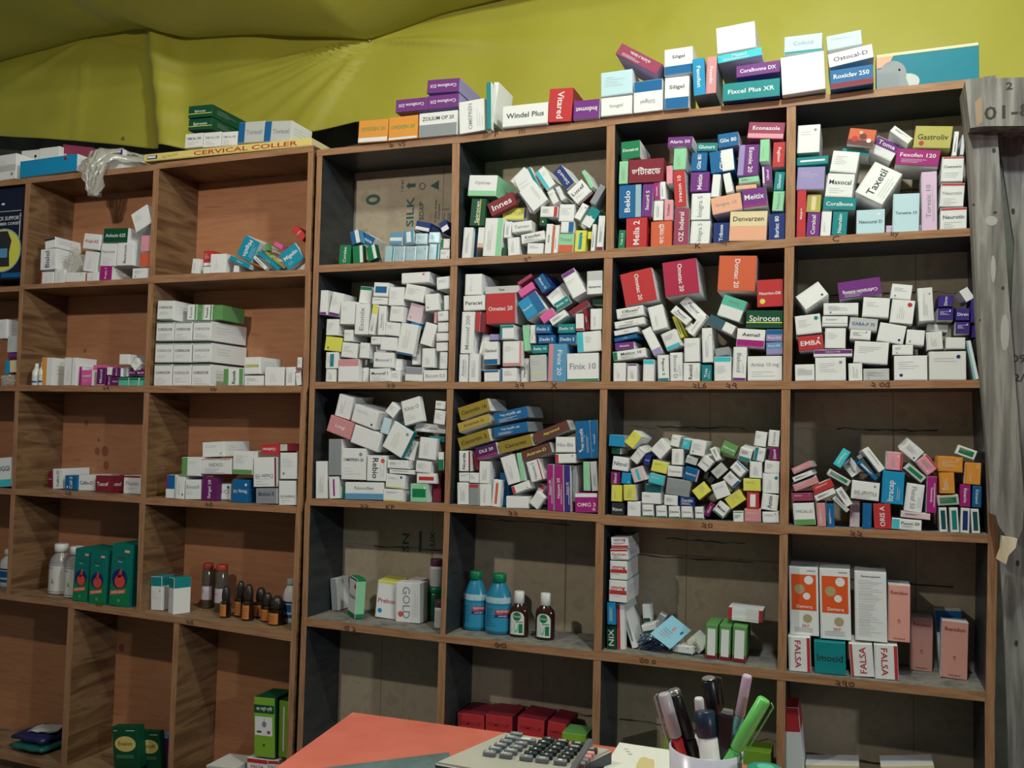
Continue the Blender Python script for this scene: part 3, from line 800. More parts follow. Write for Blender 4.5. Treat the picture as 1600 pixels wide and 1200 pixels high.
60 365 195 375 60 465 | cb | | x s:lw L:8
265 325 345 390 185 430 | yl | | g L:8
80 475 155 480 80 530 | dg | | z:.6 d:w
310 465 385 530 225 560 | w | | g t:lp:.1 L:8
360 530 425 545 325 610 | nb | Zenith | L:7 z:.3
500 395 585 480 400 490 | w | | g L:9
95 545 230 565 85 660 | w | Nitrol | tc:nb L:9
230 660 350 625 265 780 | lp | | c:cy:.15 v L:9
430 575 565 605 405 670 | yl | | g L:8
385 680 525 715 375 765 | cy | | d:gy g L:8
555 625 680 635 540 715 | w | Dermin | L:8 s:w
700 630 820 665 675 735 | bl | Azithral | r:pk:.1 L:8
585 365 670 385 570 460 | w | | g L:8
670 395 745 415 655 480 | cy | | L:8 g
590 485 690 490 575 620 | w | | v g L:9
760 405 885 430 720 540 | w | | g d:gy L:9
715 530 810 560 690 600 | lw | | z:.3 g L:7
880 530 955 590 790 625 | w | Dermin | L:8
950 455 1010 570 885 500 | w | | L:6 g
1020 410 1140 465 980 510 | lg2 | Nitroven | L:9
990 590 1055 660 900 675 | lw | | v g L:8
855 670 895 680 860 740 | dk | | z:.5
900 690 945 730 870 750 | dk | | z:.4
1130 580 1225 670 1060 645 | w | | g t:cb:.12 L:8
1075 670 1165 760 1000 735 | w | | g r:bl:.15 L:8
905 790 1030 745 960 915 | w | | g L:8 s:w
1030 745 1095 840 960 790 | w | Nitrol | v tc:nb L:6 z:.6
1155 470 1260 500 1135 575 | w | | b:te:.3 g L:9
1280 465 1380 485 1255 580 | w | | l:te:.35 g L:9
1285 335 1385 350 1265 460 | w | | g L:8
1390 325 1495 335 1388 465 | w | Dermin | v L:9
1400 480 1490 475 1395 590 | mg2 | Silanol | v L:9
1235 590 1340 595 1230 730 | w | | v g L:9
1355 580 1490 590 1345 690 | w | | g L:9
1345 690 1485 695 1335 860 | w | | g d:te v L:9
1175 730 1330 735 1168 835 | yl | | g L:9
1210 845 1315 850 1205 985 | rd | | c:w:.3 v L:9
1340 850 1480 870 1325 990 | w | Amin | v L:9
1190 985 1330 990 1188 1090 | rs | | d:pk g L:9
1340 1010 1485 1010 1338 1100 | w | | g d:gy L:9
1080 1000 1185 1000 1080 1080 | w | | t:gn:.1 g L:9
1140 820 1205 910 1020 905 | yl | | g L:8
850 755 915 835 745 840 | yl | | g L:8
900 870 965 905 830 965 | mg2 | Silanol | v L:8
965 900 1075 985 920 1005 | w | Mixen | b:gn:.12 L:8
545 725 740 755 530 870 | gy | Fluxof 50 | u g L:9
365 780 500 790 365 850 | dte | | z:.5 L:7
335 845 495 850 330 945 | w | | g L:9
525 860 640 870 515 955 | w | | g L:9
650 880 780 890 645 960 | nb | Zenith | g L:8
780 970 865 970 775 1050 | w | Clavine | b:gn:.1 L:9
665 965 760 965 660 1050 | w | Clavine | b:gn:.1 L:9
560 965 655 965 555 1045 | w | Clavine | b:gn:.1 L:9
455 960 545 960 450 1040 | w | Clavine | b:gn:.1 L:9
340 950 435 950 335 1035 | w | Clavine | b:gn:.1 L:9
215 925 325 930 212 1025 | w | | g L:9
82 935 185 940 80 1022 | dk | Rizon | L:9
80 785 170 790 78 925 | yl | | v g L:9
180 785 280 785 182 920 | yl | | v g L:9
75 675 155 680 72 785 | mg2 | Silanol | v L:8
165 680 250 690 162 775 | cb | | L:8 d:w
@ 1225 610 4.923 R34
55 600 205 535 70 650 | rs | | g L:8 s:lw
60 670 210 610 75 710 | w | | d:nb g L:8
55 730 255 655 68 785 | rs | | g L:8
55 790 225 785 55 855 | dp | | d:gy g L:8
72 868 240 862 70 1015 | w | TPICAL-D | b:lg2:.25 L:9
215 740 365 675 235 805 | rd | | g L:8 s:w
235 810 385 745 245 860 | w | | g L:6
340 590 515 690 335 650 | lw | | c:gn:.35 g L:8
250 865 320 865 255 1020 | rs | | v g L:9
322 865 400 865 328 1025 | bl | | v g L:9
465 445 525 480 365 560 | cy | Triston | V L:8
520 510 605 615 440 570 | w | Virux | s:bl L:8
550 515 600 480 565 550 | gy | | z:.6
600 510 745 650 560 560 | bl | | g d:gy L:8
645 425 780 600 585 480 | w | | g L:9
440 735 530 870 390 770 | w | | g L:8
390 810 505 920 360 840 | lw | | d:gy g L:7
535 845 615 850 475 1020 | lp | | v g L:9
515 690 740 715 505 830 | w | Flunaf 50 | u g d:gy L:10
605 865 680 870 598 1030 | bl | | v d:gy L:9
690 870 830 870 685 1040 | rd | ORIS A | v L:9
765 615 940 630 735 865 | cb | Itracap | v x t:cb:.2 g L:10
795 470 920 480 785 610 | pk | | r:rd:.12 d:w g v L:9
965 380 1080 475 890 460 | w | | g d:nb L:9
1095 480 1190 590 1015 555 | pk | | g t:rd:.12 d:w L:8
960 555 1100 670 915 600 | lw | | c:gn:.35 L:8
950 710 1090 730 915 925 | w | Flunaf 50 | V g L:10
1110 660 1190 665 1085 940 | mg | Tanovacip | V g d:gy L:9
900 925 1130 950 895 975 | lp | | g L:8
825 980 1060 1000 825 1045 | w | Flucon 50 | l:cy:.25 g L:8
1185 505 1380 515 1180 625 | or2 | | d:pe L:9 g
1200 630 1320 630 1190 795 | or2 | | d:pe v g L:9
1395 550 1525 560 1380 720 | or2 | | d:pe v g L:9
1345 410 1525 475 1315 480 | w | | c:gn:.4 g L:9
1180 810 1350 800 1175 890 | lw | | c:gn:.4 g L:9
1355 720 1440 725 1350 895 | mg | Rinavix | V d:gy L:9
1450 730 1525 735 1445 900 | bl | Kitranol | V d:gy L:9
1195 900 1260 900 1190 1055 | w | | c:dte:.4 v L:9
1275 900 1345 900 1275 1060 | w | | c:te:.4 v L:9
1358 900 1430 905 1358 1065 | w | | c:nb:.4 v L:9
1438 910 1505 910 1440 1065 | w | | c:dte:.4 v L:9
@ 500 820 3.8095 R41
155 305 245 318 140 545 | w | Analen | b:gn:.1 t:gn:.05 d:rd f s:lg yaw:-40 L:7
50 320 100 318 50 515 | gy | | f z:6 L:9
345 325 460 345 335 555 | w | Prebon | d:cb f yaw:8 t:yl:.06 tc:rd L:7
455 340 600 350 445 580 | w | GOLD | V g f L:7 d:or
525 320 600 330 525 420 | cr | | z:10 L:4
@ 930 820 5 R43
125 95 262 95 122 185 | w | নাভাপ | tc:rd g b:rd:.25 z:1 L:11
120 187 260 187 115 275 | w | Favitran | tc:rd g t:rd:.2 z:1 L:11
118 280 255 287 112 425 | w | নাভাপ | tc:rd m:rd:.2 g z:1 L:11
108 428 250 440 105 600 | w | নাভাপ | tc:rd m:rd:.2 g z:1 L:11
92 605 170 610 88 780 | cb | | v g s:bl z:1 L:9
88 785 165 790 85 970 | dg | NIX | v x f L:9
170 618 235 622 165 975 | w | | l:rd:.4 v f L:9
237 622 285 610 228 980 | w | | v g f L:10
370 622 432 622 370 760 | w | | b:dg:.2 v z:9 L:3
360 785 475 765 370 850 | w | | b:dg:.2 z:6 L:4
500 690 550 720 470 760 | gy | | z:10 L:3
720 870 760 830 800 990 | w | | v g L:7 z:4
600 940 765 950 595 1010 | w | | d:lv b:dg:.15 f L:5 yaw:-15
862 775 958 786 857 1045 | lg2 | | b:dr:.18 c:w:.45 v s:lg2 f L:8
968 782 1062 793 965 1058 | lg2 | | b:dr:.18 c:w:.45 v s:lg2 f L:8
1072 785 1185 799 1068 1072 | lg2 | | b:dr:.18 c:w:.45 v s:lg2 f L:8
1040 640 1310 672 1037 735 | rd | | c:w:.75 g z:4 L:6
@ 1210 830 4 R44
85 650 230 660 80 875 | w | FALSA | V tc:rd r:rd:.15 f L:8
245 685 445 700 250 890 | te | Imocid | f tc:dk L:8
470 700 620 705 470 912 | w | FALSA | v tc:rd l:rd:.12 f L:8
623 705 775 715 623 925 | w | FALSA | V tc:rd r:rd:.15 f L:8
95 220 282 230 85 650 | w | * | t:w:.08 z:2 L:8
285 230 480 240 280 670 | w | * | z:2 L:8
502 250 705 262 500 680 | w | Zamarq-Joysin | ttl doc L:8 z:1.5
710 330 852 342 706 685 | pc | Renidon | ttl ml L:6 z:2 tc:dr
856 530 998 545 842 868 | pc | Renidon | ttl ml f L:6 tc:dr
1045 555 1213 574 1042 915 | pc | Renidon | ttl ml f L:6 tc:dr
1015 495 1185 500 1015 870 | bl | | b:w:.65 f z:6 L:4
@ 550 100 4 T1
40 355 225 340 38 508 | or2 | OPEXEN 20 | b:w:.2 L:10 z:-1 tc:lg2
230 335 412 315 225 490 | or2 | OPEXEN 20 | b:w:.1 L:10 z:-1 tc:lg2
420 310 660 285 415 470 | w | ZOLIUM OP 20 | b:gy:.5 L:9 z:-1
665 240 830 210 665 440 | w | OMEPREN | v g L:11 z:-1 s:w
270 225 465 205 275 305 | pu | Coralbone DX | u s:lv L:10 z:-1
468 200 670 180 470 285 | pu | Coralbone DX | u s:lv L:12 z:-1
468 100 670 85 470 185 | pu | Coralbone DX | u s:lv L:12 z:-1
835 115 865 110 845 365 | te | | s:w L:10 z:-2
868 112 900 112 872 365 | w | | L:9 z:-1.5
940 265 1225 235 940 400 | w | Windel Plus | b:gy:.05 L:9 z:-1
1230 155 1380 145 1225 370 | rd | Vitared | V x s:dr L:9 z:-1
1385 230 1550 215 1380 350 | pu | Indomet | u L:9 z:-1
@ 920 20 5 T1
92 470 340 435 95 660 | pb | | g L:9 z:-1
95 668 340 640 92 815 | w | Isogel | L:9 z:-1
260 235 580 400 205 320 | dp | ফেনোফেক্স | g s:lv L:10 z:-1
350 540 580 510 345 765 | w | Siligel | u t:bl:.35 L:9 z:-1
590 290 825 255 590 500 | w | Siligel | b:bl:.35 L:9 z:-1
590 510 785 488 590 740 | w | Siligel | b:bl:.35 L:9 z:-1
795 365 905 345 805 655 | cb | Fexofast | V s:gy L:10 z:-2
908 345 995 335 920 635 | rs | Fexodin | V s:gy L:10 z:-2
995 120 1300 60 1000 325 | w | | L:12 z:-1 s:w
1000 335 1350 265 1005 400 | cy | Moxacil | g L:12 z:-1 s:w
1150 415 1495 365 1150 510 | pu | Coralbonne DX | L:10 z:-1 s:lv
1045 555 1495 505 1045 655 | te | Fixcel Plus XR | s:nb L:12 z:-2
@ 1210 20 4.1026 T1
65 155 310 125 60 275 | pb | Colicid | b:te:.15 L:9 z:0
335 150 560 105 335 245 | pb | | g L:9 z:0
42 288 322 240 45 480 | w | | L:12 z:-2
345 265 632 195 345 355 | w | Ostocal-D | L:12 z:-1 s:w
355 370 635 325 355 500 | bl | Roxiclav 250 | b:dr:.3 L:12 z:-2
@ 180 150 4.7059 T2
540 75 715 58 535 165 | dg | Spirocen | c:yl:.06 L:14 s:dg z:3
540 170 715 155 535 255 | dg | Spirocen | c:yl:.06 L:14 s:dg z:3
515 280 645 268 512 385 | w | TIMCAL 500 | g L:9 z:2
647 270 780 260 645 380 | w | TIMCAL 500 | g L:9 z:2
783 265 900 257 780 370 | w | TIMCAL 500 | g L:9 z:2
905 195 1095 180 905 350 | lw | Toracal | l:bl:.25 L:9 z:2
1098 185 1295 178 1095 340 | lw | Toracal | l:bl:.25 L:9 z:2
@ 0 260 6.154 L12
435 695 535 672 430 800 | w | | t:dk:.25 z:1 L:9
390 800 540 785 388 1000 | w | Bislol | v g L:10
815 640 975 655 790 790 | w | Alugla-EZ | tc:rd L:7
1000 595 1235 590 988 735 | dg | Avlocin 625 | s:w L:10
1255 465 1410 360 1320 640 | w | | g L:8
975 740 1125 740 960 960 | w | Neurocet | g L:9
1125 735 1285 730 1120 955 | w | Bactrocin | v L:9
825 810 960 825 790 1010 | w | | g v L:8 z:.5
960 955 1080 955 955 1085 | mg | Prelin 7 | v s:w L:8
1360 665 1445 660 1350 820 | pk | | v g L:6
1345 830 1440 825 1340 965 | or | | v L:6
1275 980 1430 975 1270 1065 | w | | g d:nb L:8
390 1015 515 1010 390 1115 | w | | v g l:rd:.1 L:8
525 990 625 985 520 1110 | w | | v g L:8
630 1020 820 1015 625 1100 | w | | d:yl L:8
825 1015 950 1010 820 1095 | w | | v l:rd:.1 g L:8
@ 230 250 5.926 L13
415 910 490 915 410 1060 | w | | v g L:7
520 840 605 835 515 985 | rd | | b:w:.2 g z:1 L:8
515 985 580 985 515 1050 | w | | L:8
585 870 730 865 582 1050 | w | | v g L:10
920 695 1055 770 820 870 | cy2 | Migalin | V g L:8 s:w
770 860 960 950 750 915 | cy2 | Ritkin 5 | L:8
1100 770 1130 760 1080 850 | lg2 | | z:.5 L:6
1110 790 1280 960 1080 850 | ol | Bomin | L:7 z:.5
1370 595 1470 690 1340 660 | rd | Clonex | V L:7
1180 750 1260 790 1165 790 | mp | | z:1 L:6
1370 715 1455 860 1220 810 | cy2 | Migalin | v g L:8 s:w
1400 890 1465 890 1395 1010 | w | | d:rd L:8
1040 850 1225 1010 1015 890 | cy2 | Pantid 20 | L:7
990 900 1110 1015 975 940 | w | | g L:7
800 960 850 965 800 1035 | w | | z:.5 L:6
1290 990 1390 990 1290 1015 | cy2 | | z:.5 L:6
@ 0 440 6.6667 L22
435 790 550 790 430 1078 | w | | l:or2:.45 L:7
668 790 800 790 665 1080 | w | | g v c:gy:.05 L:7
815 885 850 885 815 1080 | mg | | z:1 L:7
845 920 960 918 842 1080 | mp | Losectil | g L:7
965 868 1100 868 962 1080 | mp | | z:1 L:8
1005 895 1100 895 1003 1078 | pu2 | Micoral | v b:pk:.05 L:8
1112 890 1155 890 1112 975 | w | | v L:6
1170 895 1265 895 1168 990 | pu2 | Micoral | v L:8
1112 980 1160 980 1112 1080 | pu2 | Micoral | v L:8
1165 993 1232 993 1165 1080 | pu2 | Micoral | L:8
1245 755 1350 755 1240 865 | w | | L:8
1415 785 1475 860 1355 865 | w | | g L:6
1280 890 1330 890 1275 985 | gy | | z:1 L:6
1335 910 1415 910 1335 985 | pu2 | Micoral | L:7
1420 910 1505 905 1420 985 | pu2 | Micoral | L:7
1235 1000 1340 1000 1232 1082 | tg | | t:gn:.3 g L:7
1345 1000 1445 1000 1343 1082 | tg | | t:gn:.3 g L:7
1455 1000 1505 1000 1453 1082 | tg | | t:gn:.3 L:7
@ 225 440 5.926 L23
125 175 280 175 120 355 | w | CORDICOR | g b:gn:.04 s:w L:14
112 375 278 372 112 550 | w | CORDICOR | g t:gn:.05 L:14
285 372 445 370 283 548 | w | CORDICOR | g t:gn:.05 L:14
455 367 625 365 453 545 | w | CORDICOR | g t:gn:.05 L:14
105 570 270 568 102 750 | w | CORDICOR | g t:gn:.04 L:14
275 568 440 568 272 748 | w | CORDICOR | g t:gn:.04 L:14
450 568 625 565 450 745 | w | CORDICOR | g t:gn:.04 L:14
95 765 258 763 92 955 | w | CORDICOR | g t:gn:.04 L:14
265 768 437 765 263 957 | w | CORDICOR | g t:gn:.04 L:14
443 765 615 763 440 957 | w | CORDICOR | g t:gn:.04 L:14
400 212 490 210 398 355 | w | Rasek | v z:2 r:lg2:.2 L:9
495 212 545 212 493 355 | lg2 | | g z:2 L:9
552 212 632 212 550 355 | w | Rasek | v z:2 r:lg2:.2 L:9
640 215 725 215 640 355 | lg2 | | z:2 L:9
735 805 920 800 735 962 | w | Rasek | v l:lg2:.25 r:lg2:.2 L:9 s:w
930 700 1080 695 925 860 | w | Lumona | c:yl:.12 L:9
930 870 1108 868 925 962 | w | | g d:gy L:9
1120 790 1300 790 1115 960 | w | | v g L:9
1312 790 1400 788 1310 962 | w | | v g L:9
1418 700 1468 700 1415 810 | w | | g b:rd:.1 L:8
1405 830 1460 820 1400 960 | w | | g t:mg:.1 L:8
@ 0 600 6.3158 L32
430 858 520 858 425 1015 | dr | Tusca | f L:6
525 835 625 832 515 1040 | w | Cefim-D | v L:10 f tc:nb
640 900 765 900 640 1050 | bl | Cef-3 | v d:w f L:7
770 895 935 898 765 1055 | w | Cefim-D | tc:nb f L:9
945 900 1085 905 940 1068 | dr | Tuscef | f L:9
1090 905 1215 905 1085 1072 | dr | Tuscef | f L:9
1220 900 1390 905 1218 1085 | w | Fluxin | t:dr:.1 g f L:8
@ 220 600 5.926 L33
570 540 775 530 570 680 | w | | g d:gy L:10 z:1
370 675 550 680 385 850 | w | | l:lg2:.3 g L:8
555 690 840 690 550 835 | w | NEXO | t:rd:.05 g L:8
860 620 1045 625 845 835 | w | | g b:lg2:.2 L:9
1115 555 1275 550 1108 660 | rd | Oxifenac | u L:8 z:1
1280 555 1460 550 1280 625 | dr | | l:lw:.4 z:2 L:6
1045 680 1260 675 1040 955 | w | Dasin 10 | u r:dr:.08 g L:10
1295 635 1460 635 1280 880 | w | | g d:gy L:9
232 840 318 842 228 1025 | bl | | l:pu:.25 v L:8 b:w:.4
325 855 405 860 322 1030 | w | | v g d:te L:8
412 885 555 885 410 1030 | w | Rivotril | g L:9
570 860 715 870 562 1050 | pu2 | Sergel 20 | v L:8
685 920 840 925 675 1068 | w | Zif-CI | b:te:.08 d:te L:8
850 880 1005 890 838 1050 | bl | Ebatig 1/2 | u d:w L:9
1070 965 1265 965 1062 1070 | sv | Bislol-5 | g L:8
1285 895 1450 895 1270 1110 | w | Rabepra 20 | u g L:9
@ 0 770 6.3158 L42
738 540 890 560 718 1065 | te2 | * | f L:9
895 565 1055 580 875 1100 | te2 | * | f L:9
1100 495 1295 520 1080 1140 | te2 | * | f L:9
@ 210 780 5.4536 L43
125 655 242 660 110 945 | w | | t:te:.28 d:gy g f s:w yaw:0 L:4.5
285 665 360 672 265 972 | w | | t:te:.28 g f s:w yaw:-25 L:4.5
@ 0 940 4.614 L52
815 900 1000 900 810 1215 | dg | * | s:dg f L:7
1000 930 1160 935 995 1215 | dg | * | s:dg f L:7
1160 960 1225 965 1150 1215 | dpu | | t:sb:.08 f L:6
@ 260 950 4.8 L53
665 665 820 680 648 1110 | lm | * | s:dg z:2 L:8
845 690 920 700 838 1115 | lm | | c:w:.1 s:dg z:3 L:7
610 1120 765 1140 600 1230 | w | FALSA | t:rd:.3 tc:rd g z:2 L:9
768 1140 850 1145 760 1230 | w | FALSA | t:rd:.3 tc:rd g z:2 L:9
300 1180 520 1204 300 1240 | lw | | F z:1.5 L:9
@ 0 600 6.3158 L31
-60 735 118 720 -60 1010 | w | BUGGI | b:cy:.25 L:9
@ 0 440 6.6667 L21
-60 400 70 390 -60 600 | w | | g z:1 L:6
75 570 180 565 75 740 | lw | | g L:7
80 745 178 745 80 790 | pu | | L:6
60 820 95 820 40 960 | cb | | L:6
100 820 172 815 95 950 | cr | | L:6
@ 660 1000 5 R52
285 568 495 592 285 720 | rd | NEMO UP | ttl F z:5 L:9 tc:dr s:dr
500 578 716 605 500 720 | rd | NEMO UP | ttl F z:5 L:9 tc:dr s:dr
722 592 940 632 722 740 | rd | NEMO UP | ttl F z:4.5 L:9 tc:dr s:dr
945 622 1095 655 945 770 | rd | NEMO UP | ttl F z:4 L:9 tc:dr s:dr
1095 720 1290 745 1095 800 | lm | | F z:1 L:6 s:lg2
@ 920 1000 5 R53
1200 855 1440 885 1195 1000 | lm | SALAD | F z:5 tc:dg L:6 t:lm:.1
596 750 640 755 590 860 | lm | | F z:8 L:5
@ 1200 1060 4 R54
120 180 258 185 108 560 | w | | F z:3 L:7 t:rd:.12 g v
300 542 640 548 290 600 | cr | | F z:5 L:6
800 552 1140 545 790 600 | cr | | F z:4 L:6
@ 0 200 5 L11
-160 490 188 458 -160 1195 | ik | * | L:9 z:.4
@ 180 150 4.7059 T2
208 430 1440 305 212 497 | ye | * | G s:cr L:14 z:.1
@ 0 200 5 T2
150 262 598 200 158 395 | cb | | G s:w L:6 z:-.5 d:dr
160 178 300 165 160 262 | w | | G b:cy:.1 d:dk L:6 z:7
305 160 465 140 305 240 | w | | G v g L:6 z:7
472 125 700 150 472 210 | dp | Pentium | G b:mg:.3 L:6 z:7.5
-60 225 130 195 -60 415 | w | | G g d:gy m:lw:.25 L:7 z:.2
735 195 965 165 725 300 | w | | G t:nv:.35 L:9 z:3
@ 1210 20 4.1026 T1
650 268 1312 185 652 505 | cb2 | * | G s:cr L:5 z:3
"""
# ================================================================ cartons
def parse():
    out = []; ox = oy = 0; sc = 1; cell = ''
    for ln in DATA.strip().split('\n'):
        if ln.startswith('@'):
            _, a, b, s, cell = ln.split(); ox, oy, sc = float(a), float(b), float(s); continue
        a, c, t, op = [q.strip() for q in ln.split('|')]
        n = [float(q) for q in a.split()]
        if len(n) == 4: n = [n[0], n[1], n[2], n[1], n[0], n[3]]
        P = [(ox+n[i]/sc, oy+n[i+1]/sc) for i in (0, 2, 4)]
        o = {}
        for q in op.split():
            if ':' in q:
                z = q.split(':')
                if z[0] in 'tblrcm' and len(z[0]) == 1: o.setdefault('bands', []).append((z[0], z[1], float(z[2])))
                else: o[z[0]] = z[1]
            else: o[q] = True
        out.append(dict(P=P, col=c, text=t, o=o, cell=cell, i=len(out)))
    return out
B = parse()
def floorz(cell, x):
    if cell == 'T1' or cell == 'T2':
        U = 'R' if cell == 'T1' else 'L'; n = NC[U]; pts = []
        for c in range(1, n+1): pts += [(C3['%s1%d' % (U, c)][0].x, C3['%s1%d' % (U, c)][0].z+TOPB), (C3['%s1%d' % (U, c)][1].x, C3['%s1%d' % (U, c)][1].z+TOPB)]
        return lerp_tab(pts, x)
    c = C3[cell]; a, b = c[2], c[3]; t = (x-a.x)/(b.x-a.x); return a.z+(b.z-a.z)*max(0, min(1, t))
def ceilz(cell, x):
    if cell[0] == 'T': return 9
    c = C3[cell]; a, b = c[0], c[1]; t = (x-a.x)/(b.x-a.x); return a.z+(b.z-a.z)*max(0, min(1, t))
def frame(b, y):
    TL, TR, BL = [onY(px, py, y) for px, py in b['P']]
    u = TR-TL; w = u.length; u.normalize(); v0 = TL-BL; v = Vector((0, 1, 0)).cross(u)*-1
    if v.dot(v0) < 0: v = -v
    h = abs(v0.dot(v)); c = TL+u*(w/2)-v*(h/2)
    # keep skewed quads centred
    c += u*((BL-TL).dot(u))*.5
    n = Vector((0, 1, 0)); yw = math.radians(float(b['o'].get('yaw', b['jy']))); pt = math.radians(b['jp'])
    if yw or pt:
        Rm = Matrix.Rotation(yw, 3, v) @ Matrix.Rotation(pt, 3, u)
        u, v, n = Rm @ u, Rm @ v, Rm @ n; w /= max(.6, math.cos(yw)); h /= math.cos(pt)
    return c, u, v, n, w, h
def obb(b):
    c, u, v, n, w, h = b['F']; L = b['L']
    return c+n*(L/2), (u, v, n), (w/2, h/2, L/2)
def sat(A, Bx):
    """smallest penetration and its axis, or None"""
    ca, aa, ea = A; cb, ab, eb = Bx; d = cb-ca
    if d.length > sum(ea)+sum(eb): return None
    best = 9; bi = None
    ax = list(aa)+list(ab)+[p.cross(q) for p in aa for q in ab]
    for k, x in enumerate(ax):
        l = x.length
        if l < 1e-4: continue
        x = x/l
        ra = sum(e*abs(x.dot(q)) for e, q in zip(ea, aa)); rb = sum(e*abs(x.dot(q)) for e, q in zip(eb, ab))
        pen = ra+rb-abs(d.dot(x))
        if pen <= 0: return None
        if pen < best: best = pen; bi = (k, x)
    return best, bi
cells = {}
for b in B:
    ang = math.degrees(math.atan2(-(b['P'][1][1]-b['P'][0][1]), b['P'][1][0]-b['P'][0][0])); b['ang'] = ang
    rnd = random.Random(b['i']*13+5)
    tilt = abs(ang) > 14
    b['jy'] = rnd.uniform(-5, 5) if tilt else rnd.uniform(-1.2, 1.2); b['jp'] = rnd.uniform(-5, 4) if tilt else 0
    if b['o'].get('f') or b['o'].get('F') or b['cell'][0] == 'T': b['jy'] = b['jp'] = 0
    b['L'] = float(b['o'].get('L', 7))/100
    cells.setdefault(b['cell'], []).append(b)
def settle(b, y):
    cell = b['cell']; lim = DEP-.002 if cell[0] != 'T' else .40
    b['y'] = y; b['F'] = frame(b, y); c, u, v, n, w, h = b['F']
    b['L'] = max(.012, min(b['L'], lim-y))
    w = max(w-.0010, .006); h = max(h-.0010, .006)
    # extents against the compartment
    if cell[0] != 'T':
        def ext():
            cs = [c+u*(sx*w/2)+v*(sz*h/2)+n*(q*b['L']) for sx in (-1, 1) for sz in (-1, 1) for q in (0, 1)]
            return min(p.x for p in cs), max(p.x for p in cs), min(p.z for p in cs), max(p.z for p in cs)
        C = C3[cell]; xl = max(C[0].x, C[2].x)+.001; xr = min(C[1].x, C[3].x)-.001
        for _ in range(3):
            a0, a1, z0, z1 = ext()
            if a0 < xl: dd = xl-a0; c = c+Vector((dd/2, 0, 0)); w = max(.008, w-dd*(1 if abs(b['ang']) < 25 else .6)); a0, a1, z0, z1 = ext(); c = c+Vector((max(0, xl-a0), 0, 0))
            if a1 > xr: dd = a1-xr; c = c-Vector((dd/2, 0, 0)); w = max(.008, w-dd*(1 if abs(b['ang']) < 25 else .6)); a0, a1, z0, z1 = ext(); c = c-Vector((max(0, a1-xr), 0, 0))
            zf = floorz(cell, c.x)+.0003; zt = ceilz(cell, c.x)-.001
            if z0 < zf: dd = zf-z0; c = c+Vector((0, 0, dd/2)); h = max(.008, h-dd); a0, a1, z0, z1 = ext(); c = c+Vector((0, 0, max(0, zf-z0)))
            if z1 > zt: dd = z1-zt; c = c-Vector((0, 0, dd/2)); h = max(.008, h-dd)
        a0, a1, z0, z1 = ext(); gap = z0-zf
        tol = .02 if not b['o'].get('F') else 1
        if 0 < gap < tol:
            if abs(b['ang']) < 15: c = c-Vector((0, 0, gap/2)); h += gap
            else: c = c-Vector((0, 0, gap))
    else:
        q = c-v*(h/2); zf = max(floorz(cell, (q-u*(w/2)).x), floorz(cell, (q+u*(w/2)).x))+.0004 if cell == 'T1' or True else 0
        zb = min((q-u*(w/2)).z, (q+u*(w/2)).z); gap = zb-zf
        if cell == 'T2': zf += 0.0
        if cell == 'T2' and not b['o'].get('G'): zf -= 9; gap = 9
        if -.03 < gap < (.09 if b['o'].get('G') else .018):
            c = c-Vector((0, 0, gap/2)); h += gap
    b['F'] = (c, u, v, n, w, h)
for cell, L in cells.items():
    done = []
    L = sorted(L, key=lambda b: (float(b['o'].get('z', 0)), b['i'])) if cell[0] != 'T' else L
    for b in L:
        y = float(b['o'].get('z', 0))/100+(.006 if cell[0] != 'T' else 0)
        if b['o'].get('f'):
            P = b['P']; bx = P[2][0]+(P[1][0]-P[0][0])/2; by = P[2][1]+(P[1][1]-P[0][1])/2
            hit = onZ(bx, by, floorz(cell, onY(bx, by, .03).x)); y = max(.004, min(.11, hit.y))
        tries = 0
        while True:
            settle(b, y); hitb = None; worst = 0
            for a in done:
                r = sat(obb(a), obb(b))
                if r and r[0] > .0006:
                    if hitb is None or r[0] > worst: worst = r[0]; hitb = (a, r)
            if hitb is None: break
            a, (pen, (k, ax)) = hitb; tries += 1
            if tries > 24: break
            if pen < .0075 and tries < 12:                # measured a few pixels too large: trim both
                for q in (a, b):
                    c, u, v, n, w, h = q['F']; du, dv = abs(ax.dot(u)), abs(ax.dot(v)); s = .55*pen
                    sg = 1 if (obb(b)[0]-obb(a)[0]).dot(ax) > 0 else -1
                    if q is b: sg = -sg
                    if du >= dv: w = max(.008, w-s)
                    else: h = max(.008, h-s)
                    q['F'] = (c-ax*(sg*s*.5), u, v, n, w, h)
                r2 = [sat(obb(a2), obb(b)) for a2 in done]
                if all(r is None or r[0] <= .0006 for r in r2): break
                # keep trimmed b, continue testing without re-settling
                ok = False
                for _ in range(6):
                    rr = [(r, a2) for a2, r in zip(done, r2) if r and r[0] > .0006]
                    if not rr: ok = True; break
                    r, a2 = max(rr, key=lambda t: t[0][0])
                    if r[0] > .009: break
                    pen, (k, ax) = r
                    for q in (a2, b):
                        c, u, v, n, w, h = q['F']; du, dv = abs(ax.dot(u)), abs(ax.dot(v)); s = .55*pen
                        sg = 1 if (obb(b)[0]-obb(a2)[0]).dot(ax) > 0 else -1
                        if q is b: sg = -sg
                        if du >= dv: w = max(.008, w-s)
                        else: h = max(.008, h-s)
                        q['F'] = (c-ax*(sg*s*.5), u, v, n, w, h)
                    r2 = [sat(obb(a3), obb(b)) for a3 in done]
                if ok: break
            # real overlap in the picture: the rear one goes deeper, the front one gets shorter
            front = a
            ymin = a['y']+.018
            if y < ymin: y = ymin
            else: y += .004
            if y > DEP-.02 and cell[0] != 'T': y = DEP-.02
            newL = max(.016, y-a['y']-.002-.003*(abs(a['jy']) > 2))
            if newL < a['L']: a['L'] = newL
        done.append(b)
def lum(k): r, g, bb = lin(PAL[k]); return .3*r+.6*g+.1*bb
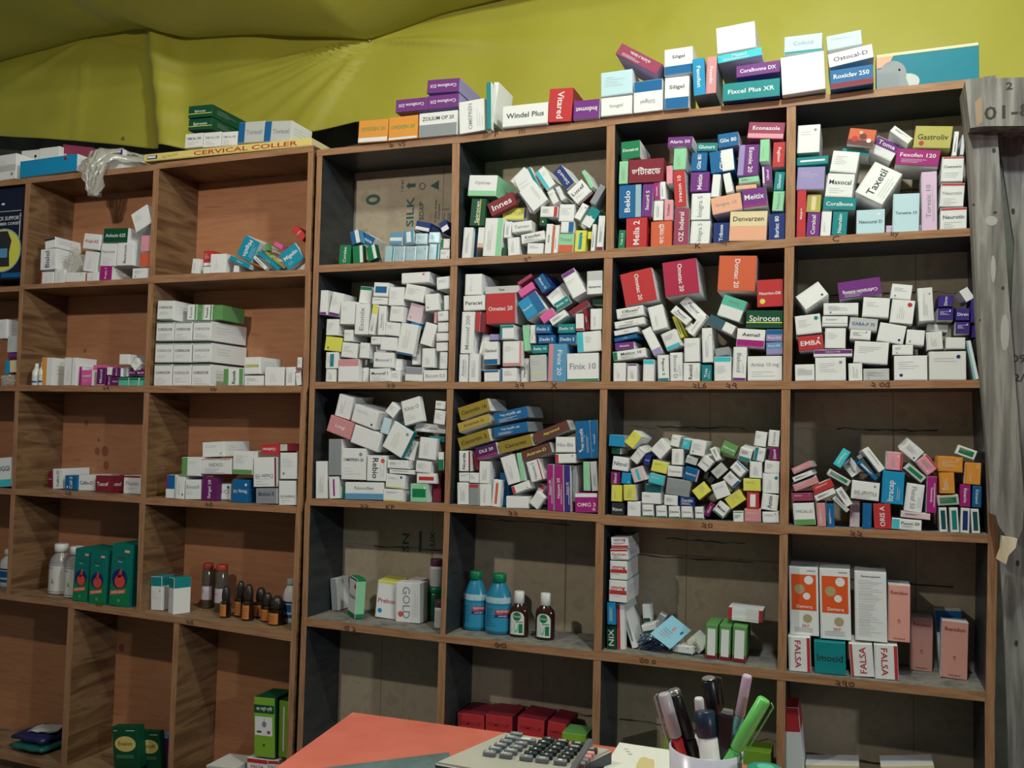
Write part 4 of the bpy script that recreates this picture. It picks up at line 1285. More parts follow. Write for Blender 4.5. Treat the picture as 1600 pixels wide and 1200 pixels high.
LIGHT = {'w', 'lw', 'pb', 'lp', 'pl', 'cr', 'yl', 'lb', 'pk', 'lg', 'ol', 'tg', 'sa', 'gy', 'sv', 'go', 'pc', 'pe'}
def carton_bm(bm, b, mats, world=False):
    """adds carton b; local frame: x right, y into the shelf, z up, origin at bottom centre of the front"""
    c, u, v, n, w, h = b['F']; L = b['L']; o = b['o']; rnd = random.Random(b['i'])
    def mi(m):
        if m not in mats: mats.append(m)
        return mats.index(m)
    if world: base = c; X = lambda x, y, z: c+u*x+n*y+v*z
    else: X = lambda x, y, z: Vector((x, y, z+h/2))
    ci = mi(card(b['col'])); si = mi(card(o.get('s', 'w' if (b['col'] in LIGHT and b['col'] not in ('yl', 'ol')) or rnd.random() < .35 else b['col'])))
    e = min(.0007, w*.06, h*.06)
    # chamfered body, front slightly domed
    ring = lambda y, s: [bm.verts.new(X(sx*(w/2-s), y, sz*(h/2-s))) for sx, sz in ((-1, -1), (1, -1), (1, 1), (-1, 1))]
    r0, r1, r2, r3 = ring(0, e), ring(e, 0), ring(L-e, 0), ring(L, e)
    f = bm.faces.new(r0[::1]); f.material_index = ci
    for A, Bq, m_ in ((r0, r1, ci), (r1, r2, si), (r2, r3, si)):
        for i in range(4):
            f = bm.faces.new((A[i], Bq[i], Bq[(i+1) % 4], A[(i+1) % 4])); f.material_index = m_
    f = bm.faces.new(r3[::-1]); f.material_index = si
    lay = [.00018]
    def T3(x, z): return X(x, -lay[0], z)
    def up(): lay[0] += .00010
    x0, x1, z0, z1 = -w/2+e, w/2-e, -h/2+e, h/2-e
    tx0, tx1, tz0, tz1 = x0, x1, z0, z1; under = b['col']
    for k, cc, fr in o.get('bands', []):
        m_ = mi(card(cc))
        if k == 't': rect(bm, x0, z1-(z1-z0)*fr, x1, z1, T3, m_)
        if k == 'b': rect(bm, x0, z0, x1, z0+(z1-z0)*fr, T3, m_)
        if k == 'l': rect(bm, x0, z0, x0+(x1-x0)*fr, z1, T3, m_)
        if k == 'r': rect(bm, x1-(x1-x0)*fr, z0, x1, z1, T3, m_)
        if k == 'c':
            if fr < .1: rect(bm, x0, -(z1-z0)*.22, x1, -(z1-z0)*.22+(z1-z0)*fr, T3, m_) if w > h*.8 or o.get('v') is None else rect(bm, (x1-x0)*.12, z0, (x1-x0)*(.12+fr), z1, T3, m_)
            elif w > h: rect(bm, x0*.8, z0*fr*1.6, x1*.8, z1*fr*1.6, T3, m_)
            else: rect(bm, x0*fr*1.6, z0*.8, x1*fr*1.6, z1*.8, T3, m_)
        if k == 'm': rect(bm, x0, z0*.1-(z1-z0)*fr/2, x1, z0*.1+(z1-z0)*fr/2, T3, m_)
        if k in 'tb' and (b['tall'] or 'wrap' in o):
            za, zb_ = (z1-(z1-z0)*fr, h/2) if k == 't' else (-h/2, z0+(z1-z0)*fr)
            for sg in (1, -1): poly(bm, [(e, za), (L-e, za), (L-e, zb_), (e, zb_)][::sg], lambda a_, z_: X(sg*(w/2+.00015), a_, z_), m_)
            if k == 't': poly(bm, [(x0, e), (x1, e), (x1, L-e), (x0, L-e)], lambda x_, y_: X(x_, y_, h/2+.00015), m_)
        if fr < .42:
            if k == 't': tz1 -= (z1-z0)*fr
            if k == 'b': tz0 += (z1-z0)*fr
            if k == 'l': tx0 += (x1-x0)*fr
            if k == 'r': tx1 -= (x1-x0)*fr
        elif k == 't': tz0 = z1-(z1-z0)*fr; under = cc
        elif k == 'b': tz1 = z1; tz0 = z0+(z1-z0)*fr
        up()
    # edge of the tuck flap
    if w > .018 and h > .018:
        fm = mi(nmat('flap_line_dark' if b['col'] in LIGHT else 'flap_line', (170, 172, 172) if b['col'] in LIGHT else tuple(int(q*.75) for q in PAL[b['col']]) if False else (96, 96, 100), .7))
        if w >= h: rect(bm, x0, z0+.0012, x1, z0+.0016, T3, fm)
        else: rect(bm, x0+.0012, z0, x0+.0016, z1, T3, fm)
    up()
    art = b['text'] == '*'
    if art: ARTS[{'T2': 'collar', 'R12': 'star', 'R14': 'fruit', 'R44': 'orange', 'L42': 'stomach', 'L52': 'oval', 'L53': 'picture', 'L11': 'corset', 'T1': 'swoosh'}[b['cell']]](bm, b, x0, x1, z0, z1, T3, mi, up)
    tcol = o.get('tc') or ('gy' if rnd.random() < .45 else 'dk') if under in LIGHT else 'w'
    if o.get('tc'): tcol = o['tc']
    tm = mi(card(tcol)); cx, cz = (tx0+tx1)/2, (tz0+tz1)/2; tw, th = tx1-tx0, tz1-tz0
    d = o.get('d')
    if d and not art:
        dm = mi(card(d)); r = min(tw, th)*(.07 if d in ('gy', 'nb', 'dk', 'w') else .11)
        q = rnd.choice(((.34, .3), (.34, -.3), (-.3, -.3), (.3, .32)))
        disc(bm, cx+tw*q[0], cz+th*q[1], r, r, T3, dm, 12)
    if b['text'] and o.get('ttl'):
        put_text(bm, b['text'], T3, cx, z1-(h*.06 if o.get('doc') else min(h*.13, .020)), tw*.8, (h*.035 if o.get('doc') else min(h*.07, .014)), 0, tm)
        if o.get('doc'):
            gm = mi(nmat('fine_print_dark', (150, 152, 156), .7)); zz = z1-h*.12
            while zz > z0+h*.06:
                rect(bm, cx-tw*.40, zz, cx-tw*.40+tw*rnd.uniform(.35, .8), zz+h*.004, T3, gm); zz -= h*rnd.uniform(.017, .035)
        elif o.get('ml'): put_text(bm, '80', T3, cx, cz-h*.12, tw*.12, h*.03, 0, tm); put_text(bm, 'ml', T3, cx, cz-h*.16, tw*.12, h*.025, 0, tm); put_text(bm, 'Hamdard', T3, cx, z0+h*.05, tw*.55, h*.03, 0, tm)
    elif b['text'] and not art:
        rot = 90 if o.get('v') else -90 if o.get('V') else 180 if o.get('u') else 0
        big = .60 if o.get('x') else .34
        if rot in (90, -90): put_text(bm, b['text'], T3, cx-(tw*.06 if o.get('g') else 0), cz, tw*big, th*.82, rot, tm)
        else: put_text(bm, b['text'], T3, cx, cz+(th*.14 if o.get('g') and rot == 0 else -th*.14 if o.get('g') else 0), tw*.84, th*min(big, .5 if th < .03 else big*.75), rot, tm)
    if o.get('g') and not art:
        gm = mi(nmat('fine_print_dark', (150, 152, 156), .7) if under in LIGHT else nmat('fine_print_light', (215, 215, 218), .7))
        vert = o.get('v') or o.get('V'); nl = rnd.choice((2, 3, 4, 5)); has = bool(b['text'])
        for i in range(nl):
            ln = rnd.uniform(.25, .7)
            if vert:
                xx = cx+tw*((.22 if has else -.2)+.09*i); 
                if xx > tx1-.002: break
                z_a = cz-th*.35; rect(bm, xx, z_a, xx+.0006, z_a+th*ln, T3, gm)
            else:
                zz = cz+th*((-.14 if has else .26)-.09*i)
                if zz < tz0+.002: break
                rect(bm, cx-tw*.38, zz-.0006, cx-tw*.38+tw*ln, zz, T3, gm)
    # printing on the long side that shows
    if L > .05 and min(w, h) > .02:
        gm = mi(nmat('fine_print_dark', (150, 152, 156), .7))
        sgn = 1 if c.x < .1 else -1
        S3 = lambda a, z: X(sgn*(w/2+.00018), a, z)
        for i in range(3):
            zz = h*(.2-.14*i)
            pts = [(L*.15, zz-.0005), (L*rnd.uniform(.4, .8), zz-.0005)]
            rect(bm, pts[0][0], zz-.0004, pts[1][0], zz+.0004, S3, gm)
def art_star(bm, b, x0, x1, z0, z1, T3, mi, up):
    m = mi(card('w')); cx, cz, r = 0, 0, min(x1-x0, z1-z0)*.2
    poly(bm, [(cx+(r if i % 2 == 0 else r*.45)*math.cos(math.pi*i/5), cz+(r if i % 2 == 0 else r*.45)*math.sin(math.pi*i/5)) for i in range(10)], T3, m)
def art_fruit(bm, b, x0, x1, z0, z1, T3, mi, up):
    w, h = x1-x0, z1-z0
    for fx, fz, r, k in ((-.25, -.15, .2, 'rd'), (.05, .05, .22, 'br'), (.3, -.2, .14, 'w'), (-.05, .28, .12, 'pe')): disc(bm, fx*w, fz*h, r*h, r*h*.9, T3, mi(card(k))); up()
def art_orange(bm, b, x0, x1, z0, z1, T3, mi, up):
    w, h = x1-x0, z1-z0; O = mi(nmat('orange_panel', (222, 88, 34), .45)); G = mi(card('sa')); Wm = mi(card('w')); D = mi(card('gy'))
    rect(bm, x0+w*.06, z0+h*.37, x1-w*.06, z1-h*.10, T3, O); up()
    for fx, fz, r, k in ((.18, .32, .16, Wm), (-.15, .18, .18, G), (.10, .08, .13, Wm), (.12, -.25, .16, G)): disc(bm, fx*w, fz*h, r*w, r*w, T3, k)
    put_text(bm, 'Zamarq', T3, 0, z0+h*.42, w*.8, h*.055, 0, Wm); put_text(bm, 'SKF', T3, .05*w, z0+h*.14, w*.25, h*.04, 0, mi(card('or')))
    for i in range(3): rect(bm, -.35*w, z0+h*(.10-.025*i), .3*w, z0+h*(.106-.025*i), T3, D)
    rect(bm, .12*w, z1-h*.05, .42*w, z1-h*.035, T3, D)
def art_stomach(bm, b, x0, x1, z0, z1, T3, mi, up):
    w, h = x1-x0, z1-z0; G = mi(card('gn')); N = mi(nmat('deep_blue', (22, 30, 96), .5)); R = mi(nmat('stomach_red', (206, 74, 48), .5)); Wm = mi(card('w')); Or = mi(card('or'))
    rect(bm, x0, z0, x1, z0+h*.33, T3, G); up()
    poly(bm, [(x0, z0+h*.33), (x1, z0+h*.33), (x1, z0+h*.5), (x1-w*.25, z0+h*.36)], T3, G); up()
    disc(bm, -.02*w, -.06*h, .40*w, .40*w, T3, N); up()
    disc(bm, 0, -.10*h, .27*w, .26*w, T3, R); poly(bm, [(-.12*w, -.05*h), (.06*w, -.02*h), (.08*w, .10*h), (-.02*w, .10*h)], T3, R); up()
    poly(bm, [(x0+w*.04, z0+h*.23), (x1-w*.18, z0+h*.29), (x1-w*.18, z0+h*.22), (x0+w*.04, z0+h*.16)], T3, Or); up()
    put_text(bm, 'ACID GONE', T3, -.08*w, z0+h*.225, w*.66, h*.035, 8, Wm)
    rect(bm, x1-w*.34, z1-h*.12, x1-w*.08, z1-h*.08, T3, mi(card('pe'))); put_text(bm, 'Syrup', T3, -.05*w, z1-h*.28, w*.4, h*.03, 0, mi(card('pb')))
    put_text(bm, 'Asydrex', T3, -.02*w, z1-h*.21, w*.6, h*.045, 0, mi(card('br'))); disc(bm, -.0*w, z0+h*.09, .08*w, .03*h, T3, mi(card('lg2')))
def art_oval(bm, b, x0, x1, z0, z1, T3, mi, up):
    w, h = x1-x0, z1-z0; Yl = mi(nmat('pale_gold', (216, 196, 110), .5)); up(); zc = z0+h*.58
    disc(bm, 0, zc, .42*w, .19*h, T3, Yl, 24); up(); put_text(bm, 'Evalon' if b['i'] % 2 else 'Briofil', T3, 0, zc+.01*h, w*.6, h*.1, 0, mi(card('br')))
    for i in range(3): rect(bm, -.38*w, z0+h*(.30-.03*i), .3*w, z0+h*(.306-.03*i), T3, mi(card('lg')))
    rect(bm, x0+.05*w, z1-h*.10, x0+.2*w, z1-h*.085, T3, mi(card('w'))); rect(bm, .05*w, z1-h*.10, .4*w, z1-h*.085, T3, mi(card('w')))
def art_picture(bm, b, x0, x1, z0, z1, T3, mi, up):
    w, h = x1-x0, z1-z0
    rect(bm, x0, z1-h*.26, x1, z1-h*.12, T3, mi(card('dg'))); rect(bm, x0+.04*w, z0+h*.36, x1-.10*w, z0+h*.68, T3, mi(card('w'))); up()
    put_text(bm, 'পোষ্টফ্লী', T3, 0, z1-h*.19, w*.8, h*.09, 0, mi(card('w')))
    disc(bm, 0, z0+h*.55, .12*w, .05*h, T3, mi(card('gy'))); rect(bm, -.01*w, z0+h*.5, .01*w, z0+h*.66, T3, mi(card('dk')))
    disc(bm, -.25*w, z0+h*.42, .13*w, .02*h, T3, mi(card('br'))); disc(bm, .22*w, z0+h*.42, .08*w, .03*h, T3, mi(card('mg')))
    disc(bm, -.02*w, z0+h*.2, .06*w, .02*h, T3, mi(card('dg')))
def art_corset(bm, b, x0, x1, z0, z1, T3, mi, up):
    w, h = x1-x0, z1-z0; W_ = mi(card('w')); up()
    put_text(bm, 'BACK SUPPORT', T3, .12*w, z1-h*.33, w*.62, h*.055, 0, W_, 1); put_text(bm, 'LUMBER CORSET', T3, .12*w, z1-h*.39, w*.6, h*.03, 0, W_)
    rect(bm, x0, z1-h*.255, x1-w*.08, z1-h*.25, T3, W_); rect(bm, x1-w*.10, z0+h*.3, x1-w*.085, z1-h*.28, T3, W_)
    disc(bm, .05*w, z0+h*.32, .42*w, .24*h, T3, mi(card('lb')), 28); up(); disc(bm, .05*w, z0+h*.32, .40*w, .225*h, T3, mi(card('yl')), 28); up()
    poly(bm, [(-.3*w, z0+h*.14), (.22*w, z0+h*.14), (.2*w, z0+h*.3), (.24*w, z0+h*.42), (.14*w, z0+h*.53), (-.3*w, z0+h*.53)], T3, mi(card('dk'))); up()
    rect(bm, -.1*w, z0+h*.24, .16*w, z0+h*.34, T3, mi(card('sb'))); rect(bm, .05*w, z0+h*.02, x1, z0+h*.07, T3, mi(card('bl'))); disc(bm, 0, z1-h*.17, .04*w, .012*h, T3, W_)
def art_swoosh(bm, b, x0, x1, z0, z1, T3, mi, up):
    w, h = x1-x0, z1-z0
    rect(bm, x0, z1-h*.07, x1, z1, T3, mi(card('cr'))); poly(bm, [(x0, z1-h*.07), (x0+w*.17, z1-h*.07), (x0+w*.12, z1-h*.3), (x0, z1-h*.36)], T3, mi(card('pe'))); up()
    disc(bm, x0+w*.30, z0+h*.22, w*.13, h*.22, T3, mi(card('lw')), 20); up(); disc(bm, x0+w*.16, z0+h*.44, w*.14, h*.36, T3, mi(card('gy')), 24); up()
    poly(bm, [(x0, z0), (x0+w*.34, z0), (x0+w*.30, z0+h*.3), (x0+w*.22, z0+h*.62), (x0, z0+h*.62)], T3, mi(card('gy'))); disc(bm, x0+w*.23, z0+h*.55, w*.012, h*.03, T3, mi(card('dk')), 8)
def art_collar(bm, b, x0, x1, z0, z1, T3, mi, up):
    w, h = x1-x0, z1-z0; up(); R_ = mi(card('rd')); put_text(bm, 'CERVICAL COLLER', T3, .12*w, 0, w*.67, h*.62, 0, R_, 2.4)
    rect(bm, x0+.02*w, -.25*h, x0+.085*w, .28*h, T3, mi(card('nb'))); up(); rect(bm, x0+.023*w, -.1*h, x0+.075*w, .2*h, T3, mi(card('w')))
    put_text(bm, 'Special', T3, x0+.165*w, 0, w*.13, h*.5, 6, mi(card('ol')), 2)
ARTS = dict(collar=art_collar, corset=art_corset, swoosh=art_swoosh, star=art_star, fruit=art_fruit, orange=art_orange, stomach=art_stomach, oval=art_oval, picture=art_picture)
# ---- which cartons stand on their own and which belong to the uncounted rest
def pxarea(b): (a, c), (d, e), (f, g) = b['P']; return math.hypot(d-a, e-c)*math.hypot(f-a, g-c)*(.55 if float(b['o'].get('z', 0)) >= .8 and b['cell'][0] != 'T' else 1)
def is_tall(b): return bool((b['o'].get('f') or b['o'].get('F')) and b['cell'] not in ('L32',))
for b in B: b['tall'] = is_tall(b)
flat = sorted([b for b in B if not b['tall']], key=pxarea, reverse=True)
KEEP = {b['i'] for b in flat[:300]} | {b['i'] for b in B if b['tall']}
# ---- labels
ORD = ['first', 'second', 'third', 'fourth', 'fifth', 'sixth', 'seventh', 'eighth', 'ninth', 'tenth', 'eleventh', 'twelfth', 'thirteenth', 'fourteenth', 'fifteenth']+['%dth' % k for k in range(16, 60)]
ROWN = {'1': 'top', '2': 'second', '3': 'third', '4': 'fourth', '5': 'bottom'}
def where(cell):
    if cell == 'T1': return 'on top of black shelving'
    if cell == 'T2': return 'on top of brown shelving'
    cn = ORD[int(cell[2])-1]
    return '%s row, %s compartment, %s shelving' % (ROWN[cell[1]], cn, 'black' if cell[0] == 'R' else 'brown')
SIDE = dict(t='top', b='bottom', l='left', r='right', c='central', m='central')
def looks(b):
    o = b['o']; bd = o.get('bands', [])
    if b['text'] == '*': feat = {'T2': 'under smaller cartons', 'T1': 'with pale shapes', 'L11': 'with corset picture', 'R12': 'with white star', 'R14': 'with fruit picture', 'R44': 'with orange panel', 'L42': 'with red stomach picture', 'L52': 'with yellow oval', 'L53': 'with plant picture'}[b['cell']]
    elif bd and bd[0][2] >= .42: feat = 'with %s %s half' % (NAME[bd[0][1]], SIDE[bd[0][0]]) if bd[0][0] in 'tblr' else 'with %s centre' % NAME[bd[0][1]]
    elif bd: feat = 'with %s %s stripe' % (NAME[bd[0][1]], SIDE[bd[0][0]])
    elif b['text'] and o.get('u'): feat = 'with upside-down lettering'
    elif b['text'] and (o.get('v') or o.get('V')): feat = 'with sideways lettering'
    elif b['text']: feat = 'with horizontal lettering'
    elif o.get('d') and o['d'] not in ('gy', 'w'): feat = 'with %s spot' % NAME[o['d']]
    else: feat = ''
    b['at'] = (NAME[b['col']], 'tilted' if abs(b['ang']) > 14 else 'upright', feat)
def desc(b, lv):
    c, t, f = b['at']; head = (t+' ' if lv in (1, 3) else '')+('plain ' if lv > 1 and not f else '')+c+' carton'
    return head+(' '+f if lv > 1 and f else '')
def like(b, q, lv):
    return b['at'][0] == q['at'][0] and (lv not in (1, 3) or b['at'][1] == q['at'][1]) and (lv < 2 or b['at'][2] == q['at'][2])
def wc(s): return len(s.split())
def label_cells():
    for cell, L in cells.items():
        wh = where(cell)
        for b in L:
            (x, y), (x2, y2), (x3, y3) = b['P']; b['cx'] = (x2+x3)/2; b['cy'] = (y2+y3)/2; looks(b)
        for b in L:
            if b['i'] not in KEEP: continue
            S_ = {lv: [q for q in L if like(b, q, lv)] for lv in (0, 1, 2, 3)}; cand = []
            if len(S_[2]) == 1: cand += [desc(b, 3) if b['at'][1] == 'tilted' else desc(b, 2), desc(b, 2)]
            elif len(S_[3]) == 1: cand += [desc(b, 3)]
            for lv in (2, 3):
                for key, word, rev in (('cx', 'leftmost', 0), ('cx', 'rightmost', 1), ('cy', 'topmost', 0), ('cy', 'lowest', 1)):
                    s = sorted(S_[lv], key=lambda q: q[key], reverse=bool(rev))
                    if s[0] is b and len(s) > 1 and abs(s[0][key]-s[1][key]) > 5: cand.append(word+' '+desc(b, lv))
            for q in sorted(L, key=lambda z: math.hypot(z['cx']-b['cx'], z['cy']-b['cy'])):
                dx, dy = b['cx']-q['cx'], b['cy']-q['cy']; dd = math.hypot(dx, dy)
                if q is b or dd > 60 or q['at'][0] == b['at'][0] or sum(z['at'][0] == q['at'][0] for z in L) > 1: continue
                def relof(z, f=1.0):
                    ex, ey = z['cx']-q['cx'], z['cy']-q['cy']
                    return ('right of' if ex > 0 else 'left of') if abs(ex) > abs(ey)*f else ('below' if ey > 0 else 'above') if abs(ey) > abs(ex)*f else None
                rel = relof(b, 1.2)
                if not rel: continue
                for lv in (2, 3, 1, 0):
                    if any(relof(z) == rel and math.hypot(z['cx']-q['cx'], z['cy']-q['cy']) < dd*1.4 for z in S_[lv] if z is not b): continue
                    cand.append('%s just %s %s one' % (desc(b, lv), rel, q['at'][0])); break
            for lv in (2, 3, 1, 0):
                s = sorted(S_[lv], key=lambda q: q['cx']); k = s.index(b); r = len(s)-1-k; s2 = sorted(S_[lv], key=lambda q: q['cy']); k2 = s2.index(b); r2 = len(s2)-1-k2
                opts = sorted([(k, 'from left', 'leftmost'), (r, 'from right', 'rightmost'), (k2, 'from top', 'topmost'), (r2, 'from bottom', 'lowest')], key=lambda t: t[0])
                n_, fr, ex = opts[0]; cand.append('%s %s' % (ex, desc(b, lv)) if n_ == 0 else '%s, %s %s' % (desc(b, lv), ORD[n_], fr))
            for c_ in cand:
                t = '%s, %s' % (c_, wh)
                if 4 <= wc(t) <= 16: b['label'] = t; break
label_cells()
seen = {}
for b in B:
    if b['i'] in KEEP: seen.setdefault(b['label'], []).append(b)
for lab, L in seen.items():
    if len(L) > 1:
        s = sorted(L, key=lambda q: (q['cx']))
        for k, b in enumerate(s): b['label'] = ('%s %s' % (['left-hand', 'right-hand', 'third', 'fourth'][k] if len(s) == 2 else ['leftmost', 'middle', 'rightmost', 'other'][min(k, 3)], lab))
GRP = {}
rest = bmesh.new(); rest_m = []
for b in B:
    c, u, v, n, w, h = b['F']
    if b['i'] in KEEP:
        bm = bmesh.new(); ms = []; carton_bm(bm, b, ms)
        tall = b['tall']
        o = bm_obj('syrup_carton' if tall else 'medicine_carton', bm, ms)
        loc = c-v*(h/2)
        o.matrix_world = Matrix(((u.x, n.x, v.x, loc.x), (u.y, n.y, v.y, loc.y), (u.z, n.z, v.z, loc.z), (0, 0, 0, 1)))
        g = {'T': 'cartons on top of the %s shelving' % ('black' if b['cell'] == 'T1' else 'brown')}.get(b['cell'][0]) or 'cartons in the %s' % where(b['cell']).replace(',', '')
        tag(o, b['label'], 'carton' if tall else 'medicine box', g)
    else: carton_bm(rest, b, rest_m, world=True)
ro = bm_obj('small_cartons', rest, rest_m); ro['kind'] = 'stuff'; ro['label'] = 'the many smaller medicine cartons filling gaps in the shelf compartments'; ro['category'] = 'medicine box'
# ================================================================ bottles
def mpp(y, px=800, py=600): return (onY(px+10, py, y)-onY(px, py, y)).length/10
def stand(cell, px, py, zoff=0):
    z = floorz(cell, onY(px, py, .03).x)+.0004+zoff; p = onZ(px, py, z); p.y = max(.002, min(.12, p.y)); q = onY(px, py, p.y); return Vector((q.x, p.y, z))
def bottle(name, cell, px, pyb, pyt, wpx, prof, capprof, mats, label, cat, group, flat=1.0, lab=None, zoff=0, base=None, square=False):
    """prof and capprof: (radius / half width, height / total height); lab(bm, R, H, C3) draws a label sleeve"""
    b = base or stand(cell, px, pyb, zoff); b = b.copy(); R = wpx/2*mpp(b.y, px, pyb); b.y += R*flat+.0005; b.y = min(b.y, DEP-.003-R*flat)
    H = (onY(px, pyt, b.y).z-b.z)
    seg = 8 if square else 28; sq = 1.0
    e = empty(name, b)
    bm = bmesh.new(); lathe(bm, [(r*R, z*H) for r, z in prof], seg, 0, sy=flat)
    o = bm_obj('bottle_body', bm, [mats[0]], e)
    if square: o.data.polygons.foreach_set('use_smooth', [False]*len(o.data.polygons))
    bm = bmesh.new(); lathe(bm, [(r*R, z*H) for r, z in capprof], 24, 0, sy=min(1, flat+.15)); bm_obj('cap', bm, [mats[1]], e)
    if lab: lab(e, R, H, flat)
    return tag(e, label, cat, group)
def sleeve(e, R, H, z0, z1, a0, a1, mats, draw=None, flat=1.0, k=1.012, name='label'):
    """part of a cylinder; angle 0 faces the room"""
    bm = bmesh.new()
    def P(a, z, kk=k): return Vector((R*kk*math.sin(a), -R*kk*flat*math.cos(a), z))
    n = 18; A = [bm.verts.new(P(a0+(a1-a0)*i/n, z0*H)) for i in range(n+1)]; Bv = [bm.verts.new(P(a0+(a1-a0)*i/n, z1*H)) for i in range(n+1)]
    for i in range(n): f = bm.faces.new((A[i], A[i+1], Bv[i+1], Bv[i])); f.smooth = True
    CURVE[0] = True
    if draw: draw(bm, lambda x, z: P(x/R, z, k+.01), lambda x, z: P(x/R, z, k+.02))
    CURVE[0] = False
    o = bm_obj(name, bm, mats, e); return o
TINT = math.radians(-16)
M_blu = nmat('blue_liquid_bottle', (40, 130, 165), .25, trans=0); M_pbl = nmat('pale_shoulder', (176, 206, 220), .3); M_gcap = nmat('green_cap', (10, 120, 80), .35)
def lab_blue(e, R, H, fl):
    sleeve(e, R, H, .52, .62, -1.5, 1.5, [M_pbl], None, fl, 1.002, 'shoulder_band')
    def dr(bm, T, T2):
        for i in range(9): rect(bm, -R*.9, H*(.42-.035*i), -R*.9+R*random.uniform(.6, 1.0), H*(.426-.035*i), T, 1)
        rect(bm, R*.0, H*.34, R*1.2, H*.42, T, 2); put_text(bm, 'স্যাভলন', T2, R*.6, H*.38, R*1.0, H*.06, 0, 3)
        rect(bm, R*.0, H*.29, R*1.2, H*.335, T, 4); put_text(bm, 'এন্টিসেপ্টিক', T2, R*.6, H*.312, R*.9, H*.03, 0, 3)
    sleeve(e, R, H, .06, .48, -1.4, 1.5, [nmat('blue_label', (48, 142, 182), .35), nmat('small_print', (20, 60, 100), .6), nmat('tag_red', (180, 50, 70), .5), M_white, card('nb')], dr, fl)
PB = [(.9, 0), (1, .02), (1, .56), (.93, .64), (.55, .82), (.45, .86), (.45, .88)]
PC = [(.50, .86), (.53, .87), (.52, .985), (.46, 1.0)]
for px, pb, pt, w, t in ((735.7, 986, 891, 36, 'left-hand blue antiseptic bottle with green cap, beside its twin'), (772, 992, 895, 40, 'right-hand blue antiseptic bottle with green cap and red tag, next to brown bottles')):
    bottle('antiseptic_bottle', 'R42', px, pb, pt, w, PB, PC, [M_blu, M_gcap], t, 'bottle', 'blue antiseptic bottles', .8, lab_blue)
M_brn = nmat('brown_liquid', (52, 24, 18), .12, spec=.7); M_dwh = nmat('bottle_label', (214, 218, 212), .5)
def lab_det(e, R, H, fl):
    def dr(bm, T, T2):
        disc(bm, 0, H*.46, R*.42, R*.42, T, 1, 24); put_text(bm, 'Dettol', T2, 0, H*.46, R*.7, R*.3, 0, 2)
        rect(bm, -R*.1, H*.33, R*.62, H*.35, T, 1); poly(bm, [(-R*.3, H*.28), (R*.15, H*.28), (R*.1, H*.14), (-R*.08, H*.09), (-R*.25, H*.14)], T, 3); rect(bm, R*.2, H*.1, R*.62, H*.3, T, 1); rect(bm, -R*.6, H*.12, -R*.55, H*.2, T, 3)
    sleeve(e, R, H, .06, .44, -.78, .78, [M_dwh, card('gn'), M_white, card('tg')], dr, fl)
    def dr2(bm, T, T2): pass
    bm = bmesh.new(); CURVE[0] = True; disc(bm, 0, H*.44, R*.76, H*.13, lambda x, z: Vector((R*1.016*math.sin(x/R), -R*1.016*fl*math.cos(x/R), z)), 0, 24); CURVE[0] = False; bm_obj('label_arch', bm, [M_dwh], e)
PD = [(.85, 0), (1, .03), (1, .55), (.9, .64), (.5, .72), (.44, .74), (.44, .76)]
PDC = [(.46, .73), (.52, .74), (.50, .99), (.44, 1.0)]
for px, pb, pt, t in ((806.6, 996, 923, 'brown antiseptic bottle with white cap, touching the blue bottle'), (848, 1000.6, 926, 'brown antiseptic bottle with white cap, standing alone at the right')):
    bottle('antiseptic_bottle', 'R42', px, pb, pt, 30, PD, PDC, [M_brn, M_white], t, 'bottle', 'brown antiseptic bottles', .62, lab_det)
# white syrup bottles, second left column
M_syr = nmat('syrup_bottle', (150, 148, 146), .25); M_wl = nmat('paper_label', (206, 206, 200), .5)
def lab_syr(e, R, H, fl):
    def dr(bm, T, T2):
        rect(bm, -R*1.3, H*.575, R*1.3, H*.585, T, 1); rect(bm, -R*1.3, H*.05, R*1.3, H*.06, T, 1); put_text(bm, 'Ulcimax', T2, -R*.4, H*.53, R*1.1, H*.035, 0, 2)
        poly(bm, [(-R*.1, H*.22), (R*.25, H*.21), (R*.1, H*.27), (R*.02, H*.33), (-R*.05, H*.27)], T, 3)
    sleeve(e, R, H, .02, .60, -1.5, 1.5, [M_wl, card('dpu'), card('gy'), card('lg2')], dr, fl)
PS = [(.95, 0), (1, .02), (1, .60), (.9, .70), (.45, .83), (.42, .86)]
PSC = [(.50, .84), (.58, .85), (.58, .985), (.52, 1.0)]
for px, pb, pt, w, t in ((80, 929, 847.6, 27, 'left-hand white syrup bottle with white cap, nearer the divider'), (104.5, 934.7, 852, 27, 'right-hand white syrup bottle, touching the teal stomach carton')):
    bottle('syrup_bottle', 'L42', px, pb, pt, w, PS, PSC, [M_syr, M_white], t, 'bottle', 'white syrup bottles', .85, lab_syr)
def lab_bl(e, R, H, fl):
    def dr(bm, T, T2): rect(bm, -R*1.4, H*.45, R*1.4, H*.49, T, 1); rect(bm, -R*1.2, H*.12, R*1.2, H*.2, T, 2); rect(bm, -R*.9, H*.25, R*.6, H*.42, T, 2)
    sleeve(e, R, H, .05, .5, -1.5, 1.5, [nmat('blue_white_label', (190, 205, 220), .4), card('nb'), card('bl')], dr, fl)
bottle('spray_bottle', 'L41', 3, 917, 856, 25, PS, PSC, [M_white, M_white], 'white bottle with blue label cut off by the left photo edge', 'bottle', None, .8, lab_bl)
bottle('saline_bottle', 'L43', 447, 974, 903, 21, [(.9, 0), (1, .03), (1, .62), (.8, .76), (.5, .84), (.48, .88)], [(.52, .86), (.55, .88), (.55, .97), (.5, 1)], [M_white, nmat('grey_cap', (178, 178, 172), .5)], 'white bottle with blue label at the right end behind brown droppers', 'bottle', None, .8, lab_bl)
